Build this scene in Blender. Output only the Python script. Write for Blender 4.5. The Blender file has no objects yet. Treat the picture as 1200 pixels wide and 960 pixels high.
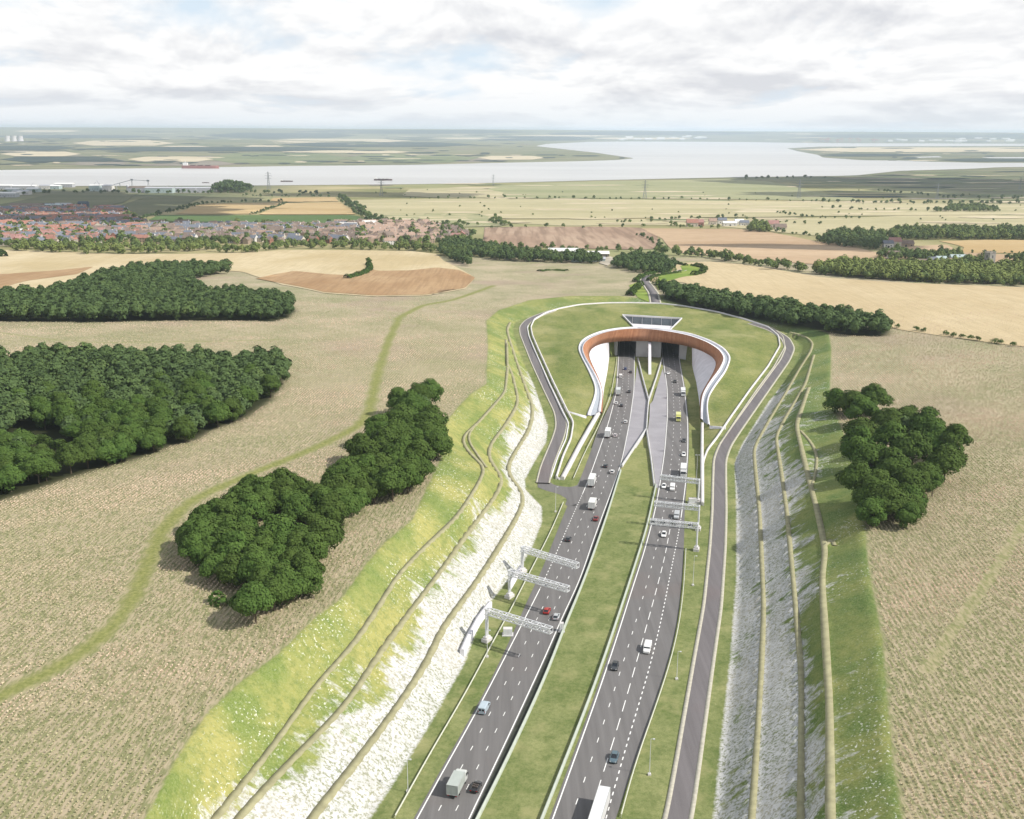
import bpy, bmesh, math, random
import numpy as np
from mathutils import Vector, Matrix
from mathutils.geometry import delaunay_2d_cdt
R = math.radians
rng = np.random.default_rng(7)
random.seed(7)
scene = bpy.context.scene
col = scene.collection

# ---------------------------------------------------------------- camera
FPX, HC = 1250.0, 140.0
TH, RO = R(14.69), R(0.31)
_f = np.array([0, math.cos(TH), -math.sin(TH)])
_r0 = np.array([1.0, 0, 0]); _u0 = np.array([0, math.sin(TH), math.cos(TH)])
_r = _r0 * math.cos(RO) + _u0 * math.sin(RO)
_u = -_r0 * math.sin(RO) + _u0 * math.cos(RO)
cam_d = bpy.data.cameras.new("camera"); cam = bpy.data.objects.new("camera", cam_d); col.objects.link(cam)
cam_d.sensor_fit = 'HORIZONTAL'; cam_d.sensor_width = 36; cam_d.lens = FPX / 1200 * 36
cam_d.clip_start = 1; cam_d.clip_end = 80000
M = Matrix(((_r[0], _u[0], -_f[0], 0), (_r[1], _u[1], -_f[1], 0), (_r[2], _u[2], -_f[2], HC), (0, 0, 0, 1)))
cam.matrix_world = M
scene.camera = cam
HAZE = 0.000048
scene.cycles.volume_bounces = 2

# ---------------------------------------------------------------- light
SUN_EL = R(43); SUN_DIR = np.array([0.95, -0.31]); SUN_DIR = SUN_DIR / np.linalg.norm(SUN_DIR)
sd = bpy.data.lights.new("sun", 'SUN'); sd.energy = 4.0; sd.angle = R(0.6); sd.color = (1, 0.95, 0.87)
sun = bpy.data.objects.new("sun", sd); col.objects.link(sun)
sv = Vector((SUN_DIR[0] * math.cos(SUN_EL), SUN_DIR[1] * math.cos(SUN_EL), math.sin(SUN_EL)))
sun.rotation_euler = sv.to_track_quat('Z', 'Y').to_euler(); sun.location = (0, 0, 500)
scene.view_settings.view_transform = 'Standard'; scene.view_settings.look = 'None'
scene.view_settings.gamma = 1; scene.view_settings.exposure = 0.33
scene.view_settings.use_curve_mapping = False

w = bpy.data.worlds.new("World"); scene.world = w; w.use_nodes = True
nt = w.node_tree; nt.nodes.clear()
def N(t, **k):
    n = nt.nodes.new(t)
    for a, b in k.items(): setattr(n, a, b)
    return n
def math_n(op, a, b=None, clamp=False):
    n = nt.nodes.new('ShaderNodeMath'); n.operation = op; n.use_clamp = clamp
    for i, x in enumerate((a, b)):
        if x is None: continue
        if isinstance(x, (int, float)): n.inputs[i].default_value = x
        else: nt.links.new(x, n.inputs[i])
    return n.outputs[0]
sky = N('ShaderNodeTexSky', sky_type='NISHITA', sun_disc=False, sun_elevation=SUN_EL,
        sun_rotation=math.atan2(SUN_DIR[0], SUN_DIR[1]))
tc = N('ShaderNodeTexCoord'); sep = N('ShaderNodeSeparateXYZ'); nt.links.new(tc.outputs['Generated'], sep.inputs[0])
zc = math_n('MAXIMUM', sep.outputs[2], 0.0)
# cloud layer: rays meet a high flat layer, squeezed so that the rows crowd towards the horizon
def cloud_noise(dz, sx, k, scale, detail, seed, rough=.55, dist=0.0):
    cmb = N('ShaderNodeCombineXYZ')
    lg = math_n('MULTIPLY', math_n('LOGARITHM', math_n('ADD', zc, 0.03 + dz), 2.71828), k)
    nt.links.new(math_n('MULTIPLY', sep.outputs[0], sx), cmb.inputs[0]); nt.links.new(math_n('MULTIPLY', sep.outputs[1], sx), cmb.inputs[1])
    nt.links.new(math_n('ADD', lg, seed), cmb.inputs[2])
    n = N('ShaderNodeTexNoise'); n.inputs['Scale'].default_value = scale; n.inputs['Detail'].default_value = detail
    n.inputs['Roughness'].default_value = rough; n.inputs['Distortion'].default_value = dist
    nt.links.new(cmb.outputs[0], n.inputs['Vector'])
    return n.outputs[0]
n1 = cloud_noise(0, 6.0, 1.5, 1.25, 12, 4.4, .56, .25); n2 = cloud_noise(0.009, 6.0, 1.5, 1.25, 6, 4.4, .56, .25)
n3 = cloud_noise(0, 3.0, .9, 1.0, 3, 9.3)
def ramp(x, a, b, tree=None):
    n = nt.nodes.new('ShaderNodeMapRange'); n.inputs[1].default_value = a; n.inputs[2].default_value = b
    n.clamp = True; nt.links.new(x, n.inputs[0]); return n.outputs[0]
dens = math_n('ADD', math_n('MULTIPLY', n1, 0.6), math_n('MULTIPLY', n3, 0.4))
lit = ramp(math_n('SUBTRACT', math_n('SUBTRACT', n1, n2), math_n('MULTIPLY', math_n('SUBTRACT', n3, .5), .25)), -0.14, 0.03)
def mixc(f, a, b):
    m = nt.nodes.new('ShaderNodeMix'); m.data_type = 'RGBA'
    if isinstance(f, (int, float)): m.inputs[0].default_value = f
    else: nt.links.new(f, m.inputs[0])
    for i, x in ((6, a), (7, b)):
        if isinstance(x, tuple): m.inputs[i].default_value = (*x, 1)
        else: nt.links.new(x, m.inputs[i])
    return m.outputs[2]
K = 10.0
ccol = mixc(lit, (0.59 * K, 0.60 * K, 0.63 * K), (0.81 * K, 0.81 * K, 0.81 * K))
cover = ramp(dens, 0.36, 0.46)
# cloud cover thins out overhead, where the blue sky lights the shade
thin = ramp(sep.outputs[2], 0.55, 0.20)
cov2 = math_n('MULTIPLY', cover, math_n('ADD', math_n('MULTIPLY', thin, 0.5), 0.5))
pale = mixc(ramp(sep.outputs[2], 0.30, 0.10), sky.outputs[0], (0.57 * K, 0.67 * K, 0.76 * K))
skyc = mixc(cov2, pale, ccol)
horizon = ramp(sep.outputs[2], 0.035, 0.0)
skyc = mixc(math_n('MULTIPLY', horizon, 0.75), skyc, (0.66 * K, 0.71 * K, 0.76 * K))
bg = N('ShaderNodeBackground'); bg.inputs[1].default_value = 0.1
nt.links.new(skyc, bg.inputs[0]); ow = N('ShaderNodeOutputWorld'); nt.links.new(bg.outputs[0], ow.inputs[0])

# ---------------------------------------------------------------- pixel -> place
def ray(u, v):
    a = (u - 600) / FPX; b = -(v - 480) / FPX
    return _f + a * _r + b * _u
def zr(Y): return float(np.interp(Y, [0, 380, 450, 560, 680, 800], [0, 0, -0.8, -2.7, -5.0, -6.2]))
def P(u, v, z=None):
    """point of the photograph brought back to the plane of height z (z None: the carriageway level)"""
    d = ray(u, v)
    if z is not None:
        t = (z - HC) / d[2]; p = d * t; return np.array([p[0], p[1], z])
    zz_ = 0.0
    for _ in range(8):
        t = (zz_ - HC) / d[2]; zz_ = zr(d[1] * t)
    p = d * t; return np.array([p[0], p[1], zz_])

# ---------------------------------------------------------------- helpers
def mesh_arrays(name, V, F):
    V = np.asarray(V, dtype=np.float32); F = np.asarray(F, dtype=np.int32)
    me = bpy.data.meshes.new(name); n, k = F.shape
    me.vertices.add(len(V)); me.vertices.foreach_set("co", V.ravel())
    me.loops.add(n * k); me.loops.foreach_set("vertex_index", F.ravel())
    me.polygons.add(n); me.polygons.foreach_set("loop_start", np.arange(0, n * k, k, dtype=np.int32))
    me.update(calc_edges=True); return me
def attr(me, name, vals, dom='POINT'):
    a = me.attributes.new(name, 'FLOAT', dom); a.data.foreach_set("value", np.asarray(vals, dtype=np.float32))
def link(name, me, m=None, parent=None):
    o = bpy.data.objects.new(name, me); col.objects.link(o)
    if m is not None:
        for mm in (m if isinstance(m, (list, tuple)) else [m]): me.materials.append(mm)
    if parent is not None: o.parent = parent
    return o
def tag(o, label=None, cat=None, group=None, kind=None):
    if label: o['label'] = label
    if cat: o['category'] = cat
    if group: o['group'] = group
    if kind: o['kind'] = kind
    return o
def structure(name, me, m): return tag(link(name, me, m), kind='structure')
def obj(name, bm, m, parent=None, smooth=False):
    me = bpy.data.meshes.new(name); bm.to_mesh(me); bm.free()
    if smooth:
        for p in me.polygons: p.use_smooth = True
    return link(name, me, m, parent)
def empty(name, loc, rz=0.0):
    o = bpy.data.objects.new(name, None); col.objects.link(o); o.location = loc; o.rotation_euler = (0, 0, rz)
    o.empty_display_size = 0.5
    return o
def children_of(o): return [c for c in bpy.data.objects if c.parent is o]
def copy_thing(o, parts, loc, rz=0.0, scale=None):
    """copy a thing, its parts and their sub-parts; parts is a nested list [(part, [sub-parts])]"""
    r = o.copy(); col.objects.link(r); r.location = loc; r.rotation_euler = (0, 0, rz)
    if scale is not None: r.scale = scale
    for p, subs in parts:
        c = p.copy(); col.objects.link(c); c.parent = r
        for s in subs:
            d = s.copy(); col.objects.link(d); d.parent = c
    return r
def box(bm, x0, x1, y0, y1, z0, z1):
    vs = [bm.verts.new((x, y, z)) for z in (z0, z1) for y in (y0, y1) for x in (x0, x1)]
    for f in ((0, 2, 3, 1), (4, 5, 7, 6), (0, 1, 5, 4), (2, 6, 7, 3), (0, 4, 6, 2), (1, 3, 7, 5)):
        bm.faces.new([vs[i] for i in f])
    return vs
def bar(bm, p, q, r, n=4):
    p = Vector(p); q = Vector(q); d = (q - p).normalized()
    a = d.cross(Vector((0, 0, 1)));
    if a.length < 0.05: a = d.cross(Vector((1, 0, 0)))
    a.normalize(); b = d.cross(a)
    r2 = r if not isinstance(r, tuple) else r[1]; r1 = r if not isinstance(r, tuple) else r[0]
    A = []; B = []
    for i in range(n):
        t = 2 * math.pi * (i + .5) / n; o = a * math.cos(t) + b * math.sin(t)
        A.append(bm.verts.new(p + o * r1)); B.append(bm.verts.new(q + o * r2))
    for i in range(n):
        j = (i + 1) % n; bm.faces.new((A[i], A[j], B[j], B[i]))
    bm.faces.new(A[::-1]); bm.faces.new(B)
def loft(bm, rings, cap=True, closed=True):
    L = [[bm.verts.new(p) for p in rg] for rg in rings]; n = len(L[0])
    for a, b in zip(L, L[1:]):
        for i in range(n if closed else n - 1):
            j = (i + 1) % n; bm.faces.new((a[i], a[j], b[j], b[i]))
    if cap: bm.faces.new(L[0][::-1]); bm.faces.new(L[-1])

# ---------------------------------------------------------------- materials
MATS = {}
def newmat(name):
    m = bpy.data.materials.new(name); m.use_nodes = True; MATS[name] = m; return m
class G:
    """small node-graph writer"""
    def __init__(s, m): s.t = m.node_tree; s.b = s.t.nodes['Principled BSDF']; s.b.inputs['Roughness'].default_value = 0.85; s.b.inputs['Specular IOR Level'].default_value = 0.25
    def put(s, x, sock):
        if isinstance(x, (int, float)): sock.default_value = x
        elif isinstance(x, tuple): sock.default_value = (*x, 1) if len(x) == 3 and sock.type == 'RGBA' else x
        else: s.t.links.new(x, sock)
    def math(s, op, a, b=0.0, clamp=False):
        n = s.t.nodes.new('ShaderNodeMath'); n.operation = op; n.use_clamp = clamp; s.put(a, n.inputs[0]); s.put(b, n.inputs[1]); return n.outputs[0]
    def mix(s, f, a, b):
        n = s.t.nodes.new('ShaderNodeMix'); n.data_type = 'RGBA'; s.put(f, n.inputs[0]); s.put(a, n.inputs[6]); s.put(b, n.inputs[7]); return n.outputs[2]
    def ramp(s, x, a, b, c=0.0, d=1.0):
        n = s.t.nodes.new('ShaderNodeMapRange'); n.clamp = True; s.put(x, n.inputs[0])
        for i, q in enumerate((a, b, c, d)): n.inputs[i + 1].default_value = q
        return n.outputs[0]
    def coord(s, sx=1, sy=1, sz=1, rz=0.0, obj=False):
        if obj:
            src = s.t.nodes.new('ShaderNodeTexCoord').outputs['Object']
        else:
            src = s.t.nodes.new('ShaderNodeNewGeometry').outputs['Position']
        mp = s.t.nodes.new('ShaderNodeMapping'); mp.inputs['Scale'].default_value = (sx, sy, sz); mp.inputs['Rotation'].default_value = (0, 0, rz)
        s.t.links.new(src, mp.inputs[0]); return mp.outputs[0]
    def noise(s, scale, detail=3, vec=None, rough=0.55):
        n = s.t.nodes.new('ShaderNodeTexNoise'); n.inputs['Scale'].default_value = scale; n.inputs['Detail'].default_value = detail; n.inputs['Roughness'].default_value = rough
        s.t.links.new(vec if vec is not None else s.coord(), n.inputs['Vector']); return n.outputs[0]
    def voro(s, scale, vec=None):
        n = s.t.nodes.new('ShaderNodeTexVoronoi'); n.inputs['Scale'].default_value = scale
        s.t.links.new(vec if vec is not None else s.coord(), n.inputs['Vector']); return n.outputs['Distance']
    def att(s, name):
        n = s.t.nodes.new('ShaderNodeAttribute'); n.attribute_name = name; return n.outputs['Fac']
    def bump(s, h, strength, dist):
        n = s.t.nodes.new('ShaderNodeBump'); n.inputs['Strength'].default_value = strength; n.inputs['Distance'].default_value = dist
        s.put(h, n.inputs['Height']); s.t.links.new(n.outputs[0], s.b.inputs['Normal'])
    def color(s, c): s.put(c, s.b.inputs['Base Color'])
def simple(name, c, rough=0.6, metal=0.0, var=0.12, scale=0.8, spec=None, obj=False):
    m = newmat(name); g = G(m)
    n = g.noise(scale, 4, g.coord(obj=obj))
    lo = tuple(x * (1 - var) for x in c); hi = tuple(min(1, x * (1 + var)) for x in c)
    g.color(g.mix(g.ramp(n, 0.3, 0.7), lo, hi)); g.b.inputs['Roughness'].default_value = rough; g.b.inputs['Metallic'].default_value = metal
    if spec is not None: g.b.inputs['Specular IOR Level'].default_value = spec
    return m

# ground: one material, zones by vertex attributes
def ground_material():
    m = newmat('ground'); g = G(m)
    big = g.noise(0.012, 4); mid = g.noise(0.07, 5); fine = g.noise(0.9, 4); vfine = g.noise(3.0, 2)
    # verge grass: fresh green with tufty yellow patches
    verge = g.mix(g.ramp(g.math('ADD', g.math('MULTIPLY', mid, .6), g.math('MULTIPLY', fine, .4)), .36, .64), (.13, .17, .055), (.285, .295, .13))
    verge = g.mix(g.ramp(vfine, .35, .75, 0, .35), verge, (.04, .07, .012))
    m2 = g.noise(.28, 5, g.coord(1, .7, 1), .65)
    verge = g.mix(g.ramp(m2, .50, .66, 0, .55), verge, (.085, .125, .035)); verge = g.mix(g.ramp(g.noise(.11, 4), .55, .70, 0, .5), verge, (.33, .31, .15))
    # mound roof grass: drier
    mound = g.mix(g.ramp(g.math('ADD', g.math('MULTIPLY', mid, .6), g.math('MULTIPLY', fine, .4)), .36, .62), (.14, .175, .055), (.28, .28, .12))
    # slopes: meadow, lime where 'lime' is high
    nl = g.noise(0.05, 6, rough=.65)
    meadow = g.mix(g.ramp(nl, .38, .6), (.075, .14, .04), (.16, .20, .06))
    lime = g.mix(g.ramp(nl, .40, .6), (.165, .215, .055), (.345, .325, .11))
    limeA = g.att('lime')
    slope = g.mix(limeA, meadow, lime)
    slope = g.mix(g.ramp(g.noise(.5, 6, g.coord(.8, 1.2, 1), .75), .46, .62, 0, .5), slope, (.075, .13, .03)); slope = g.mix(g.ramp(g.noise(2.2, 4, rough=.7), .45, .65, 0, .45), slope, (.34, .36, .17))
    pat = g.ramp(g.noise(0.035, 4), .45, .62)
    fl = g.ramp(g.noise(1.5, 3, g.coord(1, .8, 1)), .60, .67)
    slope = g.mix(g.math('MULTIPLY', fl, pat), slope, (.72, .72, .62))
    # chalk: breaks through along the fall line
    streak = g.noise(0.22, 9, g.coord(.6, 1.35, .5, R(-8)), .72)
    blot = g.noise(0.035, 4)
    greenpat = g.ramp(g.noise(.045, 5, g.coord(1, .6, 1), .6), .54, .64)
    ck = g.math('ADD', g.math('SUBTRACT', g.att('chalk'), g.math('MULTIPLY', greenpat, g.math('SUBTRACT', .46, g.math('MULTIPLY', g.att('lime'), .24)))), g.math('ADD', g.math('MULTIPLY', g.math('SUBTRACT', streak, .5), 1.7), g.math('MULTIPLY', g.math('SUBTRACT', blot, .5), 1.6)))
    ckm = g.ramp(ck, .44, .66)
    sp = g.noise(1.1, 5, g.coord(1.0, 1.2, 1), .75)
    spk = g.ramp(sp, .49, .57)
    chalk = g.mix(g.math('MULTIPLY', spk, .9), g.mix(g.ramp(g.noise(.25, 4), .3, .7), (.45, .45, .43), (.61, .61, .60)), g.mix(g.ramp(blot, .4, .6), (.19, .21, .12), (.33, .31, .23)))
    slope = g.mix(ckm, slope, chalk)
    # crop: beige heads over green rows
    patch = g.noise(0.03, 5, rough=.6)
    rows = g.noise(1.2, 3, g.coord(1.4, .35, 1, R(4)))
    crop = g.mix(g.ramp(g.math('ADD', g.math('MULTIPLY', rows, .55), g.math('MULTIPLY', patch, .45)), .40, .60), (.23, .235, .125), (.43, .36, .255))
    crop = g.mix(g.ramp(g.noise(.017, 4), .52, .68, 0, .6), crop, (.33, .25, .20))
    far = g.mix(g.ramp(g.noise(0.004, 6, g.coord(.6, 1, 1), .62), .40, .62), (.20, .20, .085), (.42, .36, .20))
    far = g.mix(g.ramp(g.noise(0.0011, 5), .50, .60), far, (.26, .27, .13))
    marsh = g.mix(g.ramp(g.noise(0.0032, 6, g.coord(.35, 1.2, 1), .65), .42, .60), (.11, .13, .075), (.21, .20, .12))  # marsh kept dark, the cloud shadow over it put into the colour
    c = verge
    c = g.mix(g.att('far'), c, far)
    c = g.mix(g.att('marsh'), c, marsh)
    crop = g.mix(g.att('thick'), g.mix(g.ramp(rows, .4, .6), (.20, .205, .10), (.40, .335, .23)), crop)
    c = g.mix(g.att('crop'), c, crop)
    c = g.mix(g.att('mound'), c, mound)
    c = g.mix(g.ramp(g.math('ADD', g.att('slope'), g.math('MULTIPLY', g.math('SUBTRACT', fine, .5), .35)), .40, .60), c, slope)
    gp = g.mix(g.ramp(fine, .35, .65), (.16, .18, .055), (.27, .27, .10))
    c = g.mix(g.att('pathg'), c, gp)
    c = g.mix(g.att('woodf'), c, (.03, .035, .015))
    g.color(c)
    g.b.inputs['Roughness'].default_value = .95; g.b.inputs['Specular IOR Level'].default_value = .08
    h = g.math('MULTIPLY', g.math('ADD', g.math('MULTIPLY', fine, .5), g.math('MULTIPLY', g.noise(.3, 4), 1.2)), g.math('SUBTRACT', 1.0, g.math('MULTIPLY', g.att('chalk'), .6, True)))
    g.bump(h, .38, .6)
    return m
def asphalt(name, c):
    m = newmat(name); g = G(m)
    n = g.noise(.16, 5, g.coord(3.2, .12, 1, R(10)), .65); f = g.noise(5, 3)
    k = g.mix(g.ramp(n, .35, .65), tuple(x * .84 for x in c), tuple(x * 1.14 for x in c))
    k = g.mix(g.ramp(f, .4, .7, 0, .25), k, tuple(x * 1.5 for x in c))
    k = g.mix(g.ramp(g.noise(.018, 3), .58, .66, 0, .35), k, (c[0] * 1.12, c[1] * .95, c[2] * .9))
    g.color(k); g.b.inputs['Roughness'].default_value = .8; g.b.inputs['Specular IOR Level'].default_value = .2
    return m
def field_mat(name, a, b, scale=.01, stripes=None, stretch=(1, 1)):
    m = newmat(name); g = G(m)
    n = g.noise(scale, 5, g.coord(stretch[0], stretch[1], 1), .6)
    k = g.mix(g.ramp(n, .38, .62), a, b)
    k = g.mix(g.ramp(g.noise(scale * 12, 3), .35, .7, 0, .3), k, tuple(x * .8 for x in a))
    if stripes:
        rz, sc, amt = stripes
        s_ = g.noise(sc, 3, g.coord(1, .04, 1, rz))
        k = g.mix(g.ramp(s_, .45, .62, 0, amt), k, tuple(x * .7 for x in a))
    g.color(k); g.b.inputs['Roughness'].default_value = .95; g.b.inputs['Specular IOR Level'].default_value = .05
    return m
ground_m = ground_material()
asph = asphalt('asphalt', (.150, .144, .142)); asph2 = asphalt('track_asphalt', (.150, .139, .142))
white_paint = simple('road_paint', (.78, .78, .76), .6, var=.08)
concrete = simple('concrete', (.50, .50, .50), .8, var=.10, scale=.2)
pale_conc = simple('pale_concrete', (.60, .58, .57), .8, var=.08, scale=.25)
lilac_conc = simple('white_concrete', (.68, .67, .70), .75, var=.10, scale=.22)
kerb_m = simple('kerb_gravel', (.42, .40, .33), .9, var=.15, scale=1.0)
pave_m = simple('paving_grey', (.30, .29, .31), .8, var=.10, scale=.12)
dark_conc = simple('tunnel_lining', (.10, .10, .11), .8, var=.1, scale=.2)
berm_m = simple('beaten_earth', (.30, .285, .17), .95, var=.18, scale=.5)
steel = simple('galvanised_steel', (.68, .69, .71), .5, metal=.15, var=.06)
barrier_m = simple('barrier_steel', (.42, .46, .40), .6, metal=.1, var=.1)
glass_dark = simple('dark_glass', (.02, .025, .03), .08, var=.0, spec=.6)
# ================================================================ terrain
# breaklines, each point (u, v, z): where it is seen in the photograph and how high it lies
def zl(v, knots):  # height along a line by row
    ks = sorted(knots); return float(np.interp(v, [k[0] for k in ks], [k[1] for k in ks]))
def mk(pts, knots=None):
    out = []
    for p in pts:
        u, v = p[:2]
        z = p[2] if len(p) > 2 else (zl(v, knots) if knots else None)
        out.append(P(u, v, z))
    return np.array(out)
TL = [(400,1010),(433,960),(462,916),(496,862),(520,820),(544,778),(556,745),(570,712),(590,686),(608,668),(624,640),(635,612),(635,594),(616,574)]
TL2 = [(615,562,.3),(626,542,.8),(640,518,1.5),(642,500,2.2),(637,484,3.4),(626,452,6.4),(614,426,9.3),(606,406,11),(601,386,12.6),(604,378,13.3),(632,367,14),(668,358,15)]
kA = [(1000,5.0),(560,5.5),(504,6.8),(460,9.6),(420,12.4),(386,14.3),(370,14.6)]
kB = [(1000,10),(880,10.4),(800,11.2),(700,11.5),(560,11.5),(500,12.5),(466,14),(430,15.6),(390,16.2)]
kC = [(1000,11.8),(880,12.3),(800,14.6),(720,16.6),(560,16.8),(500,17.5),(430,17.5),(390,16.8)]
kTop = [(1000,22),(500,22),(455,21.4),(402,19.8),(376,18.4),(352,16.8),(340,16.2)]
BA = [(330,1010),(364,960),(400,916),(446,856),(480,808),(504,770),(516,740),(560,680),(586,640),(606,606),(614,588),(612,576),(598,560),(594,548),(600,536),(620,504),(624,488),(624,476),(618,460),(604,420),(597,398),(594,386),(598,378)]
BB = [(240,1010),(278,960),(336,897),(406,827),(448,761),(520,665),(546,628),(578,586),(590,564),(586,556),(574,540),(572,528),(578,516),(590,502),(606,476),(607,466),(600,438),(594,426),(593,398)]
BC = [(212,1010),(252,960),(322,873),(373,799),(411,761),(439,719),(467,673),(499,640),(536,606),(560,568),(570,548),(554,536),(542,520),(542,511),(560,496),(576,478),(592,460),(595,430),(594,402)]
BC2 = [(570,548),(560,534),(548,516),(549,507),(566,490)]
TopL = [(130,1010),(170,960),(205,892),(243,836),(280,801),(327,766),(369,724),(401,701),(430,660),(452,635),(483,610),(500,573),(519,533),(521,497),(537,477),(552,462),(570,450),(572,402),(570,376),(584,364),(620,352),(668,347),(728,347),(745,349)]
TR = [(822,1010),(836,960),(846,860),(856,769),(860,712),(863,680),(863,600),(861,545)]
TR2 = [(863,536,.3),(870,520,1.2),(900,472,5.8),(928,436,9.2),(938,408,11.6),(930,394,12.8),(900,380,14),(868,371,14.8),(830,362,15.2)]
kAr = [(1000,5.5),(550,5.5),(526,6.2),(498,8.6),(462,11.6),(434,13.6),(412,15),(388,15.3)]
kBr = [(1000,11.5),(550,11.5),(512,12.5),(490,13.6),(450,16),(416,17)]
kCr = [(1000,16.5),(520,17),(498,17.5),(454,18.2)]
kTopR = [(1000,22),(640,22),(508,20.8),(466,20),(410,18.6),(391,18.1),(360,16.6),(340,16)]
RA = [(876,1010),(881,960),(887,870),(892,787),(895,712),(890,600),(885,550),(883,526),(898,498),(920,462),(936,434),(950,412),(953,402),(944,394),(926,389)]
RB = [(938,1010),(938,960),(939,870),(939,787),(929,675),(922,600),(915,550),(909,512),(920,490),(944,450),(954,416)]
RC = [(974,1010),(973,960),(972,825),(965,712),(963,675),(968,645),(965,635),(960,608),(948,562),(938,520),(933,498),(948,454)]
RC2 = [(966,640),(975,632),(978,640)]
RC3 = [(938,505),(952,520),(958,535),(955,560),(951,570)]
TopR = [(1066,1010),(1057,960),(1047,900),(1040,825),(1034,750),(1025,705),(1017,660),(1012,600),(1000,550),(988,508),(972,466),(974,410),(971,391),(930,377),(880,362),(830,352),(778,346)]
TRK_L = [(636,566,0),(640,548,.5),(648,528,1.0),(653,516,1.6),(658,500,2.4),(656,484,3.6),(644,460,6.0),(628,426,9.3),(614,392,12),(613,383,12.8),(620,375,13.4),(632,369.5,13.9),(648,364,14.3)]
TRK_R = [(782,1010,0),(795,959,0),(805,900,0),(813,848,0),(825.5,768,0),(835,710,0),(841,640,0),(842.8,600,0),(843,560,0),(843.5,538,.3),(850,521,1.0),(863,502,2.6),(890,464,6.4),(920,422,10.5),(926,408,11.7),(920,396,12.8),(905,387,13.7),(880,379,14.3)]
# outer edge of the grassed roof of the portal
MO = [(652,560,.2),(660,535,.8),(669,515,1.6),(672,496,3.0),(665,483,4.2),(648,448,7.6),(630,408,11.2),(624,394,12.2),(622,384,13),(626,375,13.6),(640,367,14.2),(656,362,14.6),(680,357.5,15.2),(710,355.6,15.5),(740,355.4,15.7),(770,356,15.7),(800,359,15.6),(840,366,15.2),(870,374,14.6),(900,384,13.9),(912,394,13),(914,406,11.9),(900,430,9.8),(880,456,7.2),(856,490,3.8),(840,514,1.4),(829,528,.6),(824,542,.2),(824,592,.1)]
# outer and inner edge of the parapet, foot of the rusty cladding, foot of the wing slopes
LIP = [(687,489,2.2),(691,479,3.2),(696,468,4.6),(698,455,6.6),(693,443,8.6),(688,432,10.4),(681,419,12.3),(677,409,13),(680,401,13.4),(688,395,13.5),(703,389,13.5),(720,385.6,13.5),(740,383.8,13.5),(762,384,13.5),(786,387.4,13.5),(810,391.6,13.5),(832,399.5,13.5),(849,409,13.4),(857,420,12.8),(851,436,11),(839,452,8.6),(830,466,6.4),(829,480,4.0),(832,500,1.6)]
RT = [(704,484,1.4),(705,474,2.6),(706.5,462,4.4),(703,450,6.6),(697,438,9.0),(691,428,11),(685,418,12.5),(682.5,410,13.1),(685,403,13.4),(692,397.5,13.5),(706,391.6,13.5),(722,388,13.5),(741,386.2,13.5),(761,386.6,13.5),(784,389.8,13.5),(807,394.2,13.5),(828,402,13.5),(842.5,411,13.4),(849,421,12.8),(843,434,11),(832,448,8.6),(823,463,6.2),(821,477,3.4),(821,492,.6)]
RBm = [(706,484,.6),(706.5,474,1.2),(707,462,2.2),(704.5,450,3.4),(699.5,438,4.8),(694.5,428,5.6),(690.5,418,6.0),(690.5,413,6.2),(694,408,6.3),(702,403.6,6.3),(711,401.4,6.3),(724,400,6.3),(741,399.6,6.3),(761,399.8,6.3),(782,401.6,6.3),(803,405,6.3),(822,411,6.3),(836,419,6.2),(839.5,426,6.0),(836,436,5.2),(828,450,3.6),(820.5,463,1.8),(820,477,-.5),(820.5,492,-1.2)]
polyP = lambda pts, kn=None: mk(pts, kn)
tl = np.vstack([mk(TL), mk(TL2)]); tr = np.vstack([mk(TR), mk(TR2)])
topl = mk(TopL, kTop); topr = mk(TopR, kTopR)
ba, bb, bc, bc2 = mk(BA, kA), mk(BB, kB), mk(BC, kC), mk(BC2, kC)
ra, rb_, rc, rc2, rc3 = mk(RA, kAr), mk(RB, kBr), mk(RC, kCr), mk(RC2, kCr), mk(RC3, kCr)
trkl, trkr = mk(TRK_L), mk(TRK_R)
mo, lip, rt, rbm = mk(MO), mk(LIP), mk(RT), mk(RBm)
def smooth_line(p, step=3.0, k=5):
    d = np.r_[0, np.cumsum(np.linalg.norm(np.diff(p, axis=0), axis=1))]
    n = max(4, int(d[-1] / step)); t = np.linspace(0, d[-1], n)
    q = np.stack([np.interp(t, d, p[:, i]) for i in range(p.shape[1])], 1)
    if k > 1 and n > 2 * k:
        ker = np.ones(k) / k
        for _ in range(2):
            e = np.vstack([np.repeat(q[:1], k // 2, 0), q, np.repeat(q[-1:], k // 2, 0)])
            s = np.stack([np.convolve(e[:, i], ker, 'valid') for i in range(3)], 1); s[0] = q[0]; s[-1] = q[-1]; q = s
    return q
# grid
def seg(a, b, s): return np.arange(a, b, s)
def geo(a, b, s, r):
    o = [a]
    while o[-1] < b: s *= r; o.append(o[-1] + s)
    return np.array(o)
GX = seg(-460, 460.1, 1.3); GY = seg(150, 905, 1.3)
gx = np.r_[-geo(460, 26000, 1.3, 1.15)[1:][::-1], GX, geo(GX[-1], 26000, 1.3, 1.15)[1:]]
gy = np.r_[-120, -40, 20, 70, 100, 120, 135, 144, GY, geo(GY[-1], 34000, 1.3, 1.055)[1:]]
nx, ny = len(gx), len(gy)
XX, YY = np.meshgrid(gx, gy)
def snoise(X, Y, sc, seed, oct=3):
    r = np.random.default_rng(seed); out = np.zeros_like(X, dtype=float); amp = 1.0
    for o in range(oct):
        for _ in range(4):
            a = r.uniform(0, 2 * math.pi); k = 2 * math.pi / (sc / 2 ** o) * r.uniform(.6, 1.3); ph = r.uniform(0, 6.28)
            out += amp * np.sin(k * (X * math.cos(a) + Y * math.sin(a)) + ph) / 4
        amp *= .5
    return out
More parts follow.
